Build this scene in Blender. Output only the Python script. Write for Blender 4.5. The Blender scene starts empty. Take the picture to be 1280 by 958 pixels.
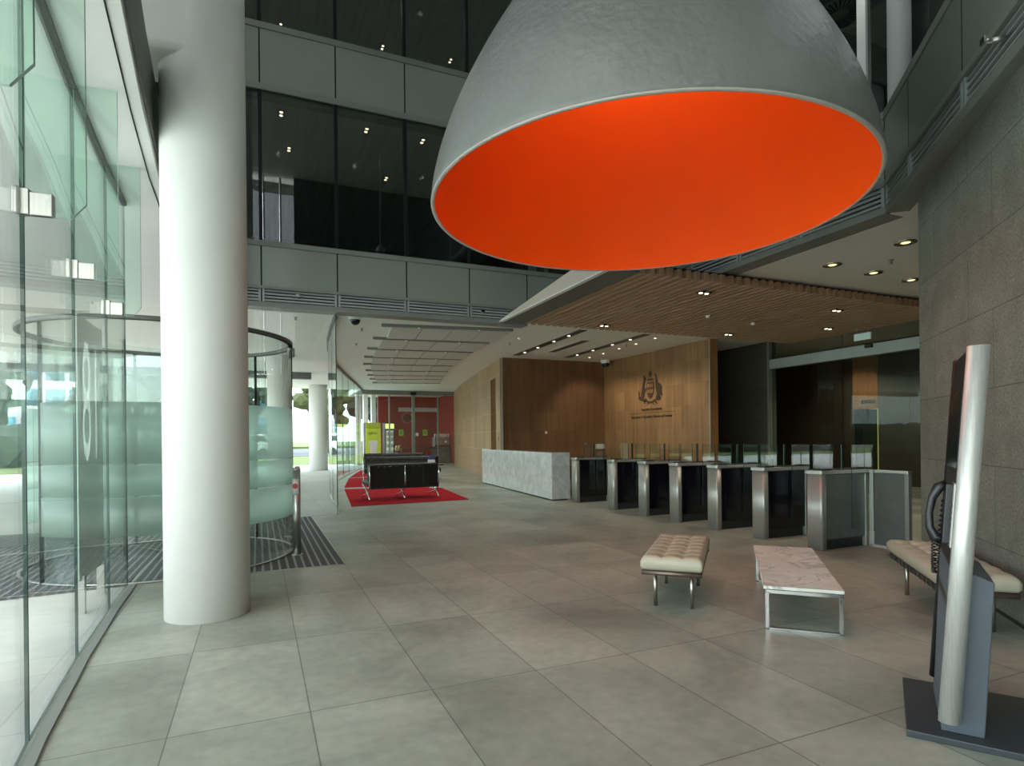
import bpy, bmesh, math, random
from math import sin, cos, pi, radians, sqrt, atan2
from mathutils import Matrix, Vector
random.seed(7)
SC = bpy.context.scene
COL = SC.collection

# ------------------------------------------------------------------ helpers
def tag(o, label=None, cat=None, group=None, kind=None):
    if label: o['label'] = label
    if cat: o['category'] = cat
    if group: o['group'] = group
    if kind: o['kind'] = kind
    return o

LOCAL = {}
def empty(name, loc=(0, 0, 0), rz=0.0, label=None, cat=None, group=None, kind=None):
    o = bpy.data.objects.new(name, None)
    o.empty_display_size = .1
    COL.objects.link(o)
    o.location = loc
    o.rotation_euler = (0, 0, rz)
    return tag(o, label, cat, group, kind)

def kids(o):
    return [c for c in COL.objects if c.parent == o]

def copy_tree(o, parent=None):
    c = o.copy()
    COL.objects.link(c)
    if parent is not None:
        c.parent = parent
        c.matrix_parent_inverse = o.matrix_parent_inverse.copy()
    for ch in kids(o):
        copy_tree(ch, c)
    return c

class MB:
    """collects shapes, builds ONE mesh object"""
    def __init__(s):
        s.bm = bmesh.new()
    def _m(s, faces, mi):
        if mi:
            for f in faces: f.material_index = mi
    def box(s, x0, x1, y0, y1, z0, z1, mi=0, edge=None):
        if x0 > x1: x0, x1 = x1, x0
        if y0 > y1: y0, y1 = y1, y0
        if z0 > z1: z0, z1 = z1, z0
        v = [s.bm.verts.new(p) for p in ((x0,y0,z0),(x1,y0,z0),(x1,y1,z0),(x0,y1,z0),(x0,y0,z1),(x1,y0,z1),(x1,y1,z1),(x0,y1,z1))]
        fs = [s.bm.faces.new([v[i] for i in q]) for q in ((0,3,2,1),(4,5,6,7),(0,1,5,4),(1,2,6,5),(2,3,7,6),(3,0,4,7))]
        s._m(fs, mi)
        if edge is not None:
            a = sorted(((f.calc_area(), i) for i, f in enumerate(fs)), reverse=True)
            for _, i in a[2:]: fs[i].material_index = edge
        return s
    def slab(s, p, q, z0, z1, t, mi=0, edge=None):
        """upright panel between plan points p and q"""
        d = Vector((q[0]-p[0], q[1]-p[1], 0)).normalized()
        n = Vector((-d.y, d.x, 0))*t/2
        P = [Vector((p[0],p[1],0))-n, Vector((q[0],q[1],0))-n, Vector((q[0],q[1],0))+n, Vector((p[0],p[1],0))+n]
        return s.prism([(v.x, v.y) for v in P], z0, z1, mi, edge)
    def prism(s, pts, z0, z1, mi=0, edge=None):
        n = len(pts)
        ar = sum(pts[i][0]*pts[(i+1)%n][1]-pts[(i+1)%n][0]*pts[i][1] for i in range(n))
        if ar < 0: pts = list(reversed(pts))
        lo = [s.bm.verts.new((x,y,z0)) for x,y in pts]; hi = [s.bm.verts.new((x,y,z1)) for x,y in pts]
        fs = [s.bm.faces.new(list(reversed(lo))), s.bm.faces.new(hi)]
        for i in range(n):
            j = (i+1)%n
            fs.append(s.bm.faces.new([lo[i],lo[j],hi[j],hi[i]]))
        s._m(fs, mi)
        if edge is not None:
            a = sorted(((f.calc_area(), i) for i, f in enumerate(fs)), reverse=True)
            for _, i in a[2:]: fs[i].material_index = edge
        return s
    def profile(s, pts, axis, c0, c1, mi=0):
        """polygon extruded along 'x' (pts=(y,z)) or 'y' (pts=(x,z))"""
        mk = (lambda p,c: (c,p[0],p[1])) if axis == 'x' else (lambda p,c: (p[0],c,p[1]))
        a = [s.bm.verts.new(mk(p,c0)) for p in pts]; b = [s.bm.verts.new(mk(p,c1)) for p in pts]
        n = len(pts)
        fs = [s.bm.faces.new(a), s.bm.faces.new(list(reversed(b)))]
        for i in range(n):
            j = (i+1)%n
            fs.append(s.bm.faces.new([a[j],a[i],b[i],b[j]]))
        bmesh.ops.recalc_face_normals(s.bm, faces=fs)
        s._m(fs, mi)
        return s
    def tube(s, path, r, seg=12, mi=0, cap=True):
        path = [Vector(p) for p in path]
        rr = r if isinstance(r, (list, tuple)) else [r]*len(path)
        rings = []; up = None
        for i, p in enumerate(path):
            t = (path[min(i+1,len(path)-1)]-path[max(i-1,0)]).normalized()
            if up is None:
                up = Vector((0,0,1)) if abs(t.z) < .9 else Vector((1,0,0))
            x = t.cross(up).normalized(); y = x.cross(t).normalized(); up = y
            rings.append([s.bm.verts.new(p+x*rr[i]*cos(2*pi*k/seg)+y*rr[i]*sin(2*pi*k/seg)) for k in range(seg)])
        fs = []
        for a, b in zip(rings, rings[1:]):
            for k in range(seg):
                fs.append(s.bm.faces.new([a[k],a[(k+1)%seg],b[(k+1)%seg],b[k]]))
        for f in fs: f.smooth = True
        if cap:
            fs += [s.bm.faces.new(rings[0]), s.bm.faces.new(list(reversed(rings[-1])))]
        bmesh.ops.recalc_face_normals(s.bm, faces=fs)
        s._m(fs, mi)
        return s
    def cyl(s, x, y, z0, z1, r, seg=24, mi=0, r1=None):
        return s.tube([(x,y,z0),(x,y,z1)], [r, r if r1 is None else r1], seg, mi)
    def lathe(s, prof, cx=0, cy=0, seg=48, mi=0, flip=False):
        rings = []
        for r, z in prof:
            if r < 1e-5: rings.append([s.bm.verts.new((cx,cy,z))])
            else: rings.append([s.bm.verts.new((cx+r*cos(2*pi*k/seg), cy+r*sin(2*pi*k/seg), z)) for k in range(seg)])
        fs = []
        for a, b in zip(rings, rings[1:]):
            for k in range(seg):
                k2 = (k+1)%seg
                if len(a) == 1 and len(b) == 1: continue
                if len(a) == 1: q = [a[0], b[k2], b[k]]
                elif len(b) == 1: q = [a[k], a[k2], b[0]]
                else: q = [a[k], a[k2], b[k2], b[k]]
                if flip: q.reverse()
                fs.append(s.bm.faces.new(q))
        for f in fs: f.smooth = True
        s._m(fs, mi)
        return s
    def blob(s, c, r, sub=2, amp=.0, mi=0, sc=(1,1,1)):
        g = bmesh.ops.create_icosphere(s.bm, subdivisions=sub, radius=r)
        for v in g['verts']:
            k = 1+amp*(random.random()*2-1)
            v.co = Vector((v.co.x*sc[0]*k+c[0], v.co.y*sc[1]*k+c[1], v.co.z*sc[2]*k+c[2]))
        fs = set(f for v in g['verts'] for f in v.link_faces)
        for f in fs: f.smooth = amp < .05
        s._m(fs, mi)
        return s
    def arc(s, cx, cy, r, a0, a1, z0, z1, t=.012, seg=24, mi=0, edge=None):
        n = seg
        def ring(rad, z): return [s.bm.verts.new((cx+rad*cos(a0+(a1-a0)*k/n), cy+rad*sin(a0+(a1-a0)*k/n), z)) for k in range(n+1)]
        il, ol, ih, oh = ring(r-t/2,z0), ring(r+t/2,z0), ring(r-t/2,z1), ring(r+t/2,z1)
        big, thin = [], []
        for k in range(n):
            big.append(s.bm.faces.new([ol[k],ol[k+1],oh[k+1],oh[k]]))
            big.append(s.bm.faces.new([il[k+1],il[k],ih[k],ih[k+1]]))
            thin.append(s.bm.faces.new([ih[k],oh[k],oh[k+1],ih[k+1]]))
            thin.append(s.bm.faces.new([ol[k],il[k],il[k+1],ol[k+1]]))
        thin.append(s.bm.faces.new([il[0],ol[0],oh[0],ih[0]]))
        thin.append(s.bm.faces.new([ol[n],il[n],ih[n],oh[n]]))
        for f in big: f.smooth = True
        s._m(big+thin, mi)
        if edge is not None:
            for f in thin: f.material_index = edge
        return s
    def build(s, name, mats, parent=None, world=False, bevel=0, seg=2, subsurf=0, loc=None, rz=0.0):
        me = bpy.data.meshes.new(name)
        s.bm.normal_update()
        s.bm.to_mesh(me); s.bm.free()
        for m in (mats if isinstance(mats, (list, tuple)) else [mats]): me.materials.append(m)
        o = bpy.data.objects.new(name, me)
        COL.objects.link(o)
        if loc: o.location = loc
        if rz: o.rotation_euler = (0,0,rz)
        if parent is not None:
            o.parent = parent
            if world:
                pm = Matrix.Translation(parent.location) @ Matrix.Rotation(parent.rotation_euler.z, 4, 'Z')
                o.matrix_parent_inverse = pm.inverted()
        if bevel:
            b = o.modifiers.new('bevel', 'BEVEL'); b.width = bevel; b.segments = seg; b.limit_method = 'ANGLE'; b.angle_limit = radians(40)
            b.harden_normals = False
        if subsurf:
            q = o.modifiers.new('smooth', 'SUBSURF'); q.levels = subsurf; q.render_levels = subsurf
        return o

def struct(o):
    o['kind'] = 'structure'
    return o

# ------------------------------------------------------------------ materials
def new_mat(name):
    m = bpy.data.materials.new(name); m.use_nodes = True
    nt = m.node_tree
    b = nt.nodes['Principled BSDF']
    return m, nt, b
def N(nt, t, **kw):
    n = nt.nodes.new(t)
    for k, v in kw.items():
        if k.startswith('_'): setattr(n, k[1:], v)
        else: n.inputs[k.replace('__', ' ')].default_value = v
    return n
def L(nt, a, ao, b, bi):
    nt.links.new(a.outputs[ao], b.inputs[bi])
def ramp(nt, src, so, stops):
    r = nt.nodes.new('ShaderNodeValToRGB')
    while len(r.color_ramp.elements) < len(stops): r.color_ramp.elements.new(.5)
    for e, (p, c) in zip(r.color_ramp.elements, stops):
        e.position = p; e.color = (*c, 1)
    L(nt, src, so, r, 'Fac')
    return r
def P(name, col, rough=.5, metal=0.0, spec=.5, noise=0.0, nscale=8.0, bump=0.0, bscale=60.0, stretch=(1,1,1), coat=0.0):
    m, nt, b = new_mat(name)
    b.inputs['Base Color'].default_value = (*col, 1)
    b.inputs['Roughness'].default_value = rough
    b.inputs['Metallic'].default_value = metal
    b.inputs['Specular IOR Level'].default_value = spec
    b.inputs['Coat Weight'].default_value = coat
    if noise or bump:
        tc = N(nt, 'ShaderNodeTexCoord'); mp = N(nt, 'ShaderNodeMapping')
        mp.inputs['Scale'].default_value = stretch
        L(nt, tc, 'Object', mp, 'Vector')
    if noise:
        n = N(nt, 'ShaderNodeTexNoise', Scale=nscale, Detail=4.0)
        L(nt, mp, 'Vector', n, 'Vector')
        lo = tuple(c*(1-noise) for c in col); hi = tuple(min(1, c*(1+noise)) for c in col)
        r = ramp(nt, n, 'Fac', [(.3, lo), (.7, hi)])
        L(nt, r, 'Color', b, 'Base Color')
    if bump:
        n2 = N(nt, 'ShaderNodeTexNoise', Scale=bscale, Detail=3.0)
        L(nt, mp, 'Vector', n2, 'Vector')
        bp = N(nt, 'ShaderNodeBump', Strength=bump, Distance=.02)
        L(nt, n2, 'Fac', bp, 'Height'); L(nt, bp, 'Normal', b, 'Normal')
    return m
def emit(name, col, s):
    m, nt, b = new_mat(name)
    b.inputs['Base Color'].default_value = (*col, 1)
    b.inputs['Emission Color'].default_value = (*col, 1)
    b.inputs['Emission Strength'].default_value = s
    return m
def glass(name, tint=(.93,.97,.95), base=.05, frost=0.0, fcol=(.8,.9,.86), rough=0.0, gl=(1,1,1)):
    m = bpy.data.materials.new(name); m.use_nodes = True
    nt = m.node_tree; nt.nodes.clear()
    out = N(nt, 'ShaderNodeOutputMaterial')
    tr = N(nt, 'ShaderNodeBsdfTransparent'); tr.inputs['Color'].default_value = (*tint, 1)
    go = N(nt, 'ShaderNodeBsdfGlossy'); go.inputs['Roughness'].default_value = rough; go.inputs['Color'].default_value = (*gl, 1)
    lw = N(nt, 'ShaderNodeLayerWeight', Blend=.5)
    pw = N(nt, 'ShaderNodeMath', _operation='POWER'); pw.inputs[1].default_value = 5.0
    L(nt, lw, 'Facing', pw, 0)
    ma = N(nt, 'ShaderNodeMath', _operation='MULTIPLY_ADD'); ma.inputs[1].default_value = (1-base)*.8; ma.inputs[2].default_value = base
    L(nt, pw, 0, ma, 0)
    body = tr
    if frost:
        df = N(nt, 'ShaderNodeBsdfDiffuse'); df.inputs['Color'].default_value = (*fcol, 1)
        tl = N(nt, 'ShaderNodeBsdfTranslucent'); tl.inputs['Color'].default_value = (*fcol, 1)
        m1 = N(nt, 'ShaderNodeMixShader'); m1.inputs[0].default_value = .8
        nt.links.new(df.outputs[0], m1.inputs[1]); nt.links.new(tl.outputs[0], m1.inputs[2])
        m2 = N(nt, 'ShaderNodeMixShader'); m2.inputs[0].default_value = frost
        nt.links.new(tr.outputs[0], m2.inputs[1]); nt.links.new(m1.outputs[0], m2.inputs[2])
        body = m2
    mx = N(nt, 'ShaderNodeMixShader')
    L(nt, ma, 0, mx, 0)
    nt.links.new(body.outputs[0], mx.inputs[1]); nt.links.new(go.outputs[0], mx.inputs[2])
    nt.links.new(mx.outputs[0], out.inputs['Surface'])
    return m

def brick_mat(name, c1, c2, mortar, bw, rh, msize, offset=.5, rough=.5, axes='xz', shift=(0,0), grain=None, stain=0.0, bump=0.0, bscale=80., spec=.5, mbump=True, stainscale=1.2, fine=.3):
    m, nt, b = new_mat(name)
    tc = N(nt, 'ShaderNodeTexCoord'); sp = N(nt, 'ShaderNodeSeparateXYZ'); cb = N(nt, 'ShaderNodeCombineXYZ')
    L(nt, tc, 'Object', sp, 'Vector')
    for k, ax in enumerate(axes):
        ad = N(nt, 'ShaderNodeMath', _operation='ADD'); ad.inputs[1].default_value = shift[k]
        L(nt, sp, ax.upper(), ad, 0); nt.links.new(ad.outputs[0], cb.inputs[k])
    br = N(nt, 'ShaderNodeTexBrick', Scale=1.0)
    br.offset = offset; br.squash = 1.0
    br.inputs['Mortar Size'].default_value = msize; br.inputs['Mortar Smooth'].default_value = .1
    br.inputs['Brick Width'].default_value = bw; br.inputs['Row Height'].default_value = rh
    br.inputs['Color1'].default_value = (*c1,1); br.inputs['Color2'].default_value = (*c2,1); br.inputs['Mortar'].default_value = (*mortar,1)
    L(nt, cb, 'Vector', br, 'Vector')
    last = (br, 'Color')
    def mul(src, so, lo, hi, f=1.0):
        nonlocal last
        r = ramp(nt, src, so, [(.25, (lo,)*3), (.75, (hi,)*3)])
        mx = N(nt, 'ShaderNodeMixRGB', _blend_type='MULTIPLY'); mx.inputs['Fac'].default_value = f
        nt.links.new(last[0].outputs[last[1]], mx.inputs['Color1']); L(nt, r, 'Color', mx, 'Color2')
        last = (mx, 'Color')
    if grain:
        mp = N(nt, 'ShaderNodeMapping'); mp.inputs['Scale'].default_value = grain
        L(nt, tc, 'Object', mp, 'Vector')
        n = N(nt, 'ShaderNodeTexNoise', Scale=1.0, Detail=3.0); L(nt, mp, 'Vector', n, 'Vector')
        mul(n, 'Fac', .72, 1.18)
    if stain:
        n = N(nt, 'ShaderNodeTexNoise', Scale=stainscale, Detail=6.0, Roughness=.6, Distortion=.6); L(nt, tc, 'Object', n, 'Vector')
        mul(n, 'Fac', 1-stain, 1+stain)
        n = N(nt, 'ShaderNodeTexNoise', Scale=stainscale*14, Detail=4.0); L(nt, tc, 'Object', n, 'Vector')
        mul(n, 'Fac', 1-stain*fine, 1+stain*fine)
    nt.links.new(last[0].outputs[last[1]], b.inputs['Base Color'])
    b.inputs['Roughness'].default_value = rough; b.inputs['Specular IOR Level'].default_value = spec
    if bump:
        n = N(nt, 'ShaderNodeTexNoise', Scale=bscale, Detail=4.0, Roughness=.65); L(nt, tc, 'Object', n, 'Vector')
        bp = N(nt, 'ShaderNodeBump', Strength=bump, Distance=.02); L(nt, n, 'Fac', bp, 'Height')
        L(nt, bp, 'Normal', b, 'Normal')
    return m

def marble(name, base, vein, scale=1.6, rough=.12, w=.05):
    m, nt, b = new_mat(name)
    tc = N(nt, 'ShaderNodeTexCoord')
    n1 = N(nt, 'ShaderNodeTexNoise', Scale=scale, Detail=6.0, Distortion=1.6); L(nt, tc, 'Object', n1, 'Vector')
    r1 = ramp(nt, n1, 'Fac', [(.5-w, base), (.5, vein), (.5+w*.9, base)])
    n2 = N(nt, 'ShaderNodeTexNoise', Scale=scale*5, Detail=8.0, Distortion=.8); L(nt, tc, 'Object', n2, 'Vector')
    r2 = ramp(nt, n2, 'Fac', [(.3, (.8,.8,.8)), (.7, (1.05,1.05,1.05))])
    mx = N(nt, 'ShaderNodeMixRGB', _blend_type='MULTIPLY'); mx.inputs['Fac'].default_value = 1
    L(nt, r1, 'Color', mx, 'Color1'); L(nt, r2, 'Color', mx, 'Color2'); L(nt, mx, 'Color', b, 'Base Color')
    b.inputs['Roughness'].default_value = rough
    return m

M = {}
M['floor'] = brick_mat('stone floor tiles', (.335,.348,.285), (.25,.263,.215), (.125,.128,.108), .644, 1.22, .0035, offset=0.0, rough=.42, axes='xy', shift=(64.4+.41, 122-3.2+1.22), stain=.38, bump=.05, bscale=30, spec=.4, stainscale=.9)
M['stonewall'] = brick_mat('grey bush hammered stone', (.21,.217,.178), (.182,.188,.155), (.10,.105,.085), 1.35, .62, .004, offset=.37, rough=.85, axes='xz', shift=(40,.1), stain=.20, bump=1.0, bscale=42, spec=.25, stainscale=3.5, fine=1.7)
M['darkstone'] = brick_mat('dark stone cladding', (.085,.08,.062), (.072,.068,.052), (.03,.028,.024), .9, .45, .004, offset=.5, rough=.6, axes='yz', shift=(40,0), stain=.2, bump=.3)
M['timber'] = brick_mat('oak veneer staves', (.31,.17,.075), (.225,.118,.05), (.13,.07,.03), .42, .62, .002, offset=.31, rough=.45, axes='yz', shift=(42,.22), grain=(9,9,.5))
M['timbershade'] = brick_mat('shaded oak veneer staves', (.20,.10,.048), (.155,.078,.036), (.09,.045,.022), .42, .62, .002, offset=.31, rough=.45, axes='xz', shift=(42,.22), grain=(9,9,.5))  # oak veneer again, with the wall's shade put into a darker, redder colour
M['timberc'] = brick_mat('pale oak veneer panels', (.40,.245,.125), (.33,.20,.10), (.52,.44,.34), .9, .62, .006, offset=0.0, rough=.42, axes='yz', shift=(42,.22), grain=(7,7,.5))
M['timbershade2'] = brick_mat('dark brown lobby panels', (.075,.05,.03), (.06,.04,.025), (.03,.02,.012), .6, 1.2, .003, offset=.5, rough=.5, axes='yz', shift=(42,0), grain=(9,9,.5))
M['oakend'] = P('oak end grain', (.33,.16,.055), .5, noise=.15, nscale=6, stretch=(4,4,.5))
M['slat'] = P('brown timber slats', (.43,.26,.155), .5, noise=.1, nscale=3, stretch=(5,.6,5))
M['slatback'] = P('black backing', (.012,.011,.01), .9)
M['white'] = P('white paint', (.78,.78,.75), .55, noise=.02, nscale=2)
M['ceil'] = P('ceiling white', (.82,.80,.74), .8, noise=.015, nscale=1.5)
M['ceilpanel'] = P('acoustic ceiling panel', (.58,.57,.52), .85, noise=.03, nscale=3)
M['fascia'] = P('grey painted metal', (.21,.22,.20), .45, metal=.0, noise=.05, nscale=2)
M['fasciadk'] = P('dark grey painted metal', (.12,.12,.11), .5, noise=.05, nscale=2)
M['louvre'] = P('louvre metal', (.36,.40,.39), .45, metal=.2, noise=.04, nscale=3)
M['spandrel'] = P('back painted green grey glass', (.265,.295,.255), .12, spec=.5, noise=.04, nscale=.7)
M['mullion'] = P('dark mullion', (.008,.010,.010), .6, spec=.2, noise=.1)
M['void'] = P('dark office interior', (.10,.105,.10), .8, noise=.2, nscale=1)
M['officeceil'] = P('ribbed metal ceiling', (.30,.31,.29), .5, noise=.3, nscale=5, stretch=(3,.1,1))
M['gl'] = glass('clear glass', (.95,.98,.965), .045)
M['glgreen'] = glass('green tinted glass', (.85,.945,.905), .045)
M['glwin'] = glass('grey tinted window glass', (.60,.63,.61), .09)
M['glup'] = glass('dark upper street glass', (.36,.37,.365), .08)
M['gldark'] = glass('dark tinted glass', (.74,.77,.75), .02, gl=(.6,.62,.62))
M['gledge'] = P('green glass edge', (.02,.055,.048), .25, noise=.1)
M['gledgelight'] = P('pale green glass edge', (.40,.56,.50), .2, noise=.1)
M['frost'] = glass('frosted glass', (.84,.95,.91), .03, frost=.55, fcol=(.88,.98,.94), rough=.3)
M['wingfilm'] = P('grey film panel', (.66,.665,.645), .4, noise=.03)
M['chrome'] = P('chrome', (.72,.72,.72), .08, metal=1, noise=.02)
M['steel'] = P('brushed steel', (.50,.49,.46), .34, metal=1, noise=.06, nscale=4, stretch=(30,30,.6))
M['steelb'] = P('satin steel leg', (.42,.39,.35), .35, metal=1, noise=.06, nscale=4)
M['alu'] = P('brushed aluminium tube', (.66,.66,.63), .45, metal=.6, noise=.12, nscale=3, stretch=(60,60,3))
M['blackgl'] = P('black glass panel', (.004,.004,.008), .12, noise=.05)
M['steelgate'] = P('satin gate steel', (.40,.40,.365), .36, metal=.6, noise=.05, nscale=4, stretch=(30,30,.6))
M['greyglass'] = P('smoked grey panel', (.115,.125,.12), .2, noise=.1)
M['bluegrey'] = P('blue grey metal', (.075,.095,.115), .45, noise=.05, bump=.06, bscale=300)
M['plate'] = P('dark base plate', (.035,.042,.05), .4, noise=.12, nscale=3, bump=.04, bscale=200)
M['black'] = P('black plastic', (.008,.008,.01), .35, noise=.1)
M['screen'] = P('dark screen', (.01,.014,.022), .08, noise=.1)
M['cream'] = P('cream leather', (.41,.385,.29), .42, noise=.06, nscale=6, bump=.08, bscale=120)
M['strap'] = P('dark brown leather strap', (.022,.017,.014), .5, noise=.2)
M['railbrown'] = P('brown bronze rail', (.20,.15,.12), .4, metal=.7, noise=.08)
M['bleather'] = P('black leather', (.008,.0085,.010), .38, noise=.15, nscale=6, bump=.06, bscale=90)
M['red'] = P('red wool rug', (.42,.012,.022), .95, spec=.1, noise=.14, nscale=14, bump=.35, bscale=260)
M['redwall'] = brick_mat('red wall panel', (.27,.014,.012), (.24,.012,.012), (.11,.006,.006), .3, 9, .006, offset=0, rough=.35, axes='xz', shift=(30,0))
M['marble'] = marble('pale grey marble', (.64,.655,.64), (.55,.565,.56), 1.3, .09, .12)
M['marblet'] = marble('white marble top', (.78,.79,.72), (.42,.42,.39), 1.5, .3, .022)
M['plinth'] = P('dark plinth', (.02,.02,.02), .6, noise=.1)
M['orange'] = P('orange lining', (.74,.10,.005), .62, spec=.15, noise=.03, nscale=1.2)
M['orangeglow'] = M['orange']
M['dome'] = P('textured grey shell', (.22,.225,.212), .42, noise=.05, nscale=3, bump=.55, bscale=13)
M['mat'] = brick_mat('striped entrance matting', (.05,.052,.055), (.045,.047,.05), (.25,.255,.25), .085, 40, .013, offset=0, rough=.75, axes='xy', shift=(40,40))
M['lampw'] = emit('warm lamp', (1.0,.86,.60), 4)
M['lampy'] = emit('yellow lamp', (1.0,.86,.45), 1.1)
M['lens'] = P('yellow chrome reflector', (.55,.48,.25), .25, metal=.8, noise=.1)
M['lampn'] = emit('neutral lamp', (1.0,.93,.80), 2.0)
M['lampf'] = emit('faint lamp', (1.0,.95,.85), .5)
M['liftlight'] = emit('lift car glow', (.60,.58,.22), .55)
M['exitg'] = emit('pale exit sign face', (.45,.60,.55), .16)
M['sofascreen'] = M['white']
M['lime'] = P('lime green panel', (.40,.47,.03), .4, noise=.05)
M['limelight'] = emit('lit lime header', (.75,.85,.25), .9)
M['limedark'] = P('olive green header', (.27,.32,.02), .4, noise=.05)
M['fridge'] = emit('lit shelf interior', (.55,.62,.55), .25)
M['paper'] = P('white paper', (.7,.7,.68), .6, noise=.03)
M['limepaper'] = P('lime paper sign', (.33,.42,.06), .6, noise=.05)
M['orangering'] = P('orange brown ring', (.35,.10,.03), .5, noise=.05)
M['darkred'] = P('dark maroon disc', (.08,.01,.01), .5, noise=.1)
M['digitw'] = glass('pale clear digits', (.98,.99,.98), .03, frost=.3, fcol=(.95,.98,.96), rough=.3)
M['signgrey'] = P('pale grey board', (.50,.45,.42), .5, noise=.05)
M['stain'] = P('grey counter front', (.13,.125,.105), .4, noise=.2, nscale=4)
M['bluebox'] = P('blue box', (.03,.05,.14), .5, noise=.1)
M['tan'] = P('dried flowers', (.42,.30,.17), .8, noise=.25, nscale=20)
M['redspot'] = P('red sticker', (.45,.04,.03), .5, noise=.05)
M['camdome'] = P('smoked camera dome', (.02,.02,.03), .08, noise=.1)
M['pave'] = brick_mat('pale concrete paving', (.56,.56,.53), (.52,.52,.49), (.40,.40,.38), 1.2, 1.2, .006, offset=0, rough=.8, axes='xy', shift=(120,120), stain=.08)
M['road'] = P('asphalt', (.10,.105,.12), .9, noise=.15, nscale=2)
M['lawn'] = P('lawn grass', (.10,.14,.035), .95, noise=.35, nscale=9, bump=.5, bscale=40)
M['leaf'] = P('dark green foliage', (.016,.028,.014), .8, noise=.5, nscale=3)
M['leafb'] = P('yellow green foliage', (.06,.08,.02), .8, noise=.4, nscale=3)
M['bark'] = P('tree bark', (.09,.07,.05), .9, noise=.3, nscale=8)
M['bwall'] = P('pale building wall', (.55,.55,.53), .8, noise=.04)
M['bwin'] = P('blue window glass', (.06,.22,.28), .1, noise=.15)
M['engrave'] = P('dark bronze lettering', (.075,.047,.026), .4, metal=.3, noise=.1)

# ------------------------------------------------------------------ camera
cd = bpy.data.cameras.new('camera'); cam = bpy.data.objects.new('camera', cd); COL.objects.link(cam)
cd.sensor_width = 36; cd.lens = 735/1280*36; cd.shift_y = 69/1280; cd.clip_start = .05; cd.clip_end = 600
cam.matrix_world = Matrix.Translation((0,0,1.4)) @ Matrix.Rotation(radians(-23.35),4,'Z') @ Matrix.Rotation(pi/2,4,'X') @ Matrix.Rotation(-.0103,4,'Z')
SC.camera = cam

# ------------------------------------------------------------------ setting: floor, ground
def curve_a(b):                        # plan line of the curved street glass (front part)
    pts = [(-3.7,.05),(-2.4,-.22),(-1.2,-.36),(0,-.53),(1.0,-.68),(2.2,-.86),(3.40,-.996),(4.61,-1.089),(5.82,-1.151),(6.79,-1.179),(8.2,-1.2),(9.6,-1.18),(11.45,-1.12)]
    for (b0,a0),(b1,a1) in zip(pts, pts[1:]):
        if b <= b1: return a0+(a1-a0)*(b-b0)/(b1-b0)
    return pts[-1][1]
CURVE2 = [(1.36,11.46),(1.50,12.6),(1.56,14.0),(1.66,15.6),(1.84,17.3),(2.12,19.1),(2.50,21.0),(2.95,22.9),(3.42,24.8),(3.92,26.7),(4.42,28.7),(4.98,31.0)]

fl = [(-4.0+.05,-3.7)]
inside = [(curve_a(b), b) for b in (-3.7,-2.4,-1.2,0,1,2.2,3.4,4.61,5.82,6.79,8.2,9.6,11.45)]
poly = inside + CURVE2 + [(5.2,36),(21,36),(21,-6),(.05,-6)]
mb = MB(); mb.prism(poly, -.12, 0)
struct(mb.build('floor', M['floor']))
# recessed threshold channel beside the front glass
mb = MB()
for b0, b1 in ((-2.4,-1.2),(-1.2,0),(0,1),(1,2.2),(2.2,3.4),(3.4,4.61),(4.61,5.82),(5.82,6.75)):
    mb.slab((curve_a(b0)+.045,b0),(curve_a(b1)+.045,b1), .001, .012, .05)
struct(mb.build('trim_1', M['fascia']))
# outside ground
mb = MB(); mb.prism([(-60,-30),(60,-30),(60,44),(-60,26)], -.14, -.02)
struct(mb.build('ground_paving', M['pave']))
mb = MB(); mb.prism([(-60,26),(60,44),(60,62),(-60,44)], -.16, -.01)
tag(mb.build('lawn', M['lawn']), 'grass strip between the paving and the street outside', 'lawn', kind='structure')
mb = MB(); mb.prism([(-90,44),(90,71),(90,125),(-90,98)], -.2, -.03)
tag(mb.build('road', M['road']), 'grey asphalt street outside beyond the grass strip', 'road', kind='structure')
mb = MB(); mb.prism([(-200,90),(200,120),(200,400),(-200,400)], -.3, .3)
tag(mb.build('field', M['lawn']), 'distant grass rise beyond the street', 'field', kind='structure')

# ------------------------------------------------------------------ ceilings and roof
mb = MB(); mb.prism([(-12,11.62),(21,11.62),(21,36.5),(5.0,36.5),(4.9,31.2),(-2.6,31.2),(-2.6,25),(-12,25)], 4.0, 4.3)
struct(mb.build('ceiling_corridor', M['ceil']))
mb = MB(); mb.prism([(6.9,11.62),(6.9,4.62),(6.42,4.06),(7.0,3.0),(21,3.0),(21,11.62)], 4.004, 4.3)
struct(mb.build('ceiling_right', M['ceil']))
mb = MB()
edge = [(-.30,-2.4),(-.45,0),(-.56,2.0),(-.64,3.61),(-.72,4.8),(-.78,5.96),(-.82,8),(-.80,9.6),(-.74,11.3)]
mb.prism(edge+[(-12,11.62),(-12,9),(-4.2,9),(-4.2,-9),(0,-9)], 3.72, 4.25)
struct(mb.build('ceiling_left', M['white']))
mb = MB()                              # dark edge cover over the slab nosing
for p, q in zip(edge, edge[1:]): mb.slab((p[0]+.012,p[1]),(q[0]+.012,q[1]), 3.79, 4.30, .02)
struct(mb.build('trim_2', M['fasciadk']))
mb = MB()
for p, q in zip(edge, edge[1:]): mb.slab((p[0]-.075,p[1]),(q[0]-.075,q[1]), 3.714, 3.7205, .008)
struct(mb.build('trim_3', M['mullion']))
mb = MB(); mb.box(-12,1.9,23.8,24.1,3.75,4.0)
tag(mb.build('beam', M['fasciadk']), 'grey beam under the outdoor soffit', 'beam', kind='structure')
mb = MB(); mb.box(-1.2,9.2,-6,20,12.6,12.9)
struct(mb.build('roof', M['ceil']))

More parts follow.
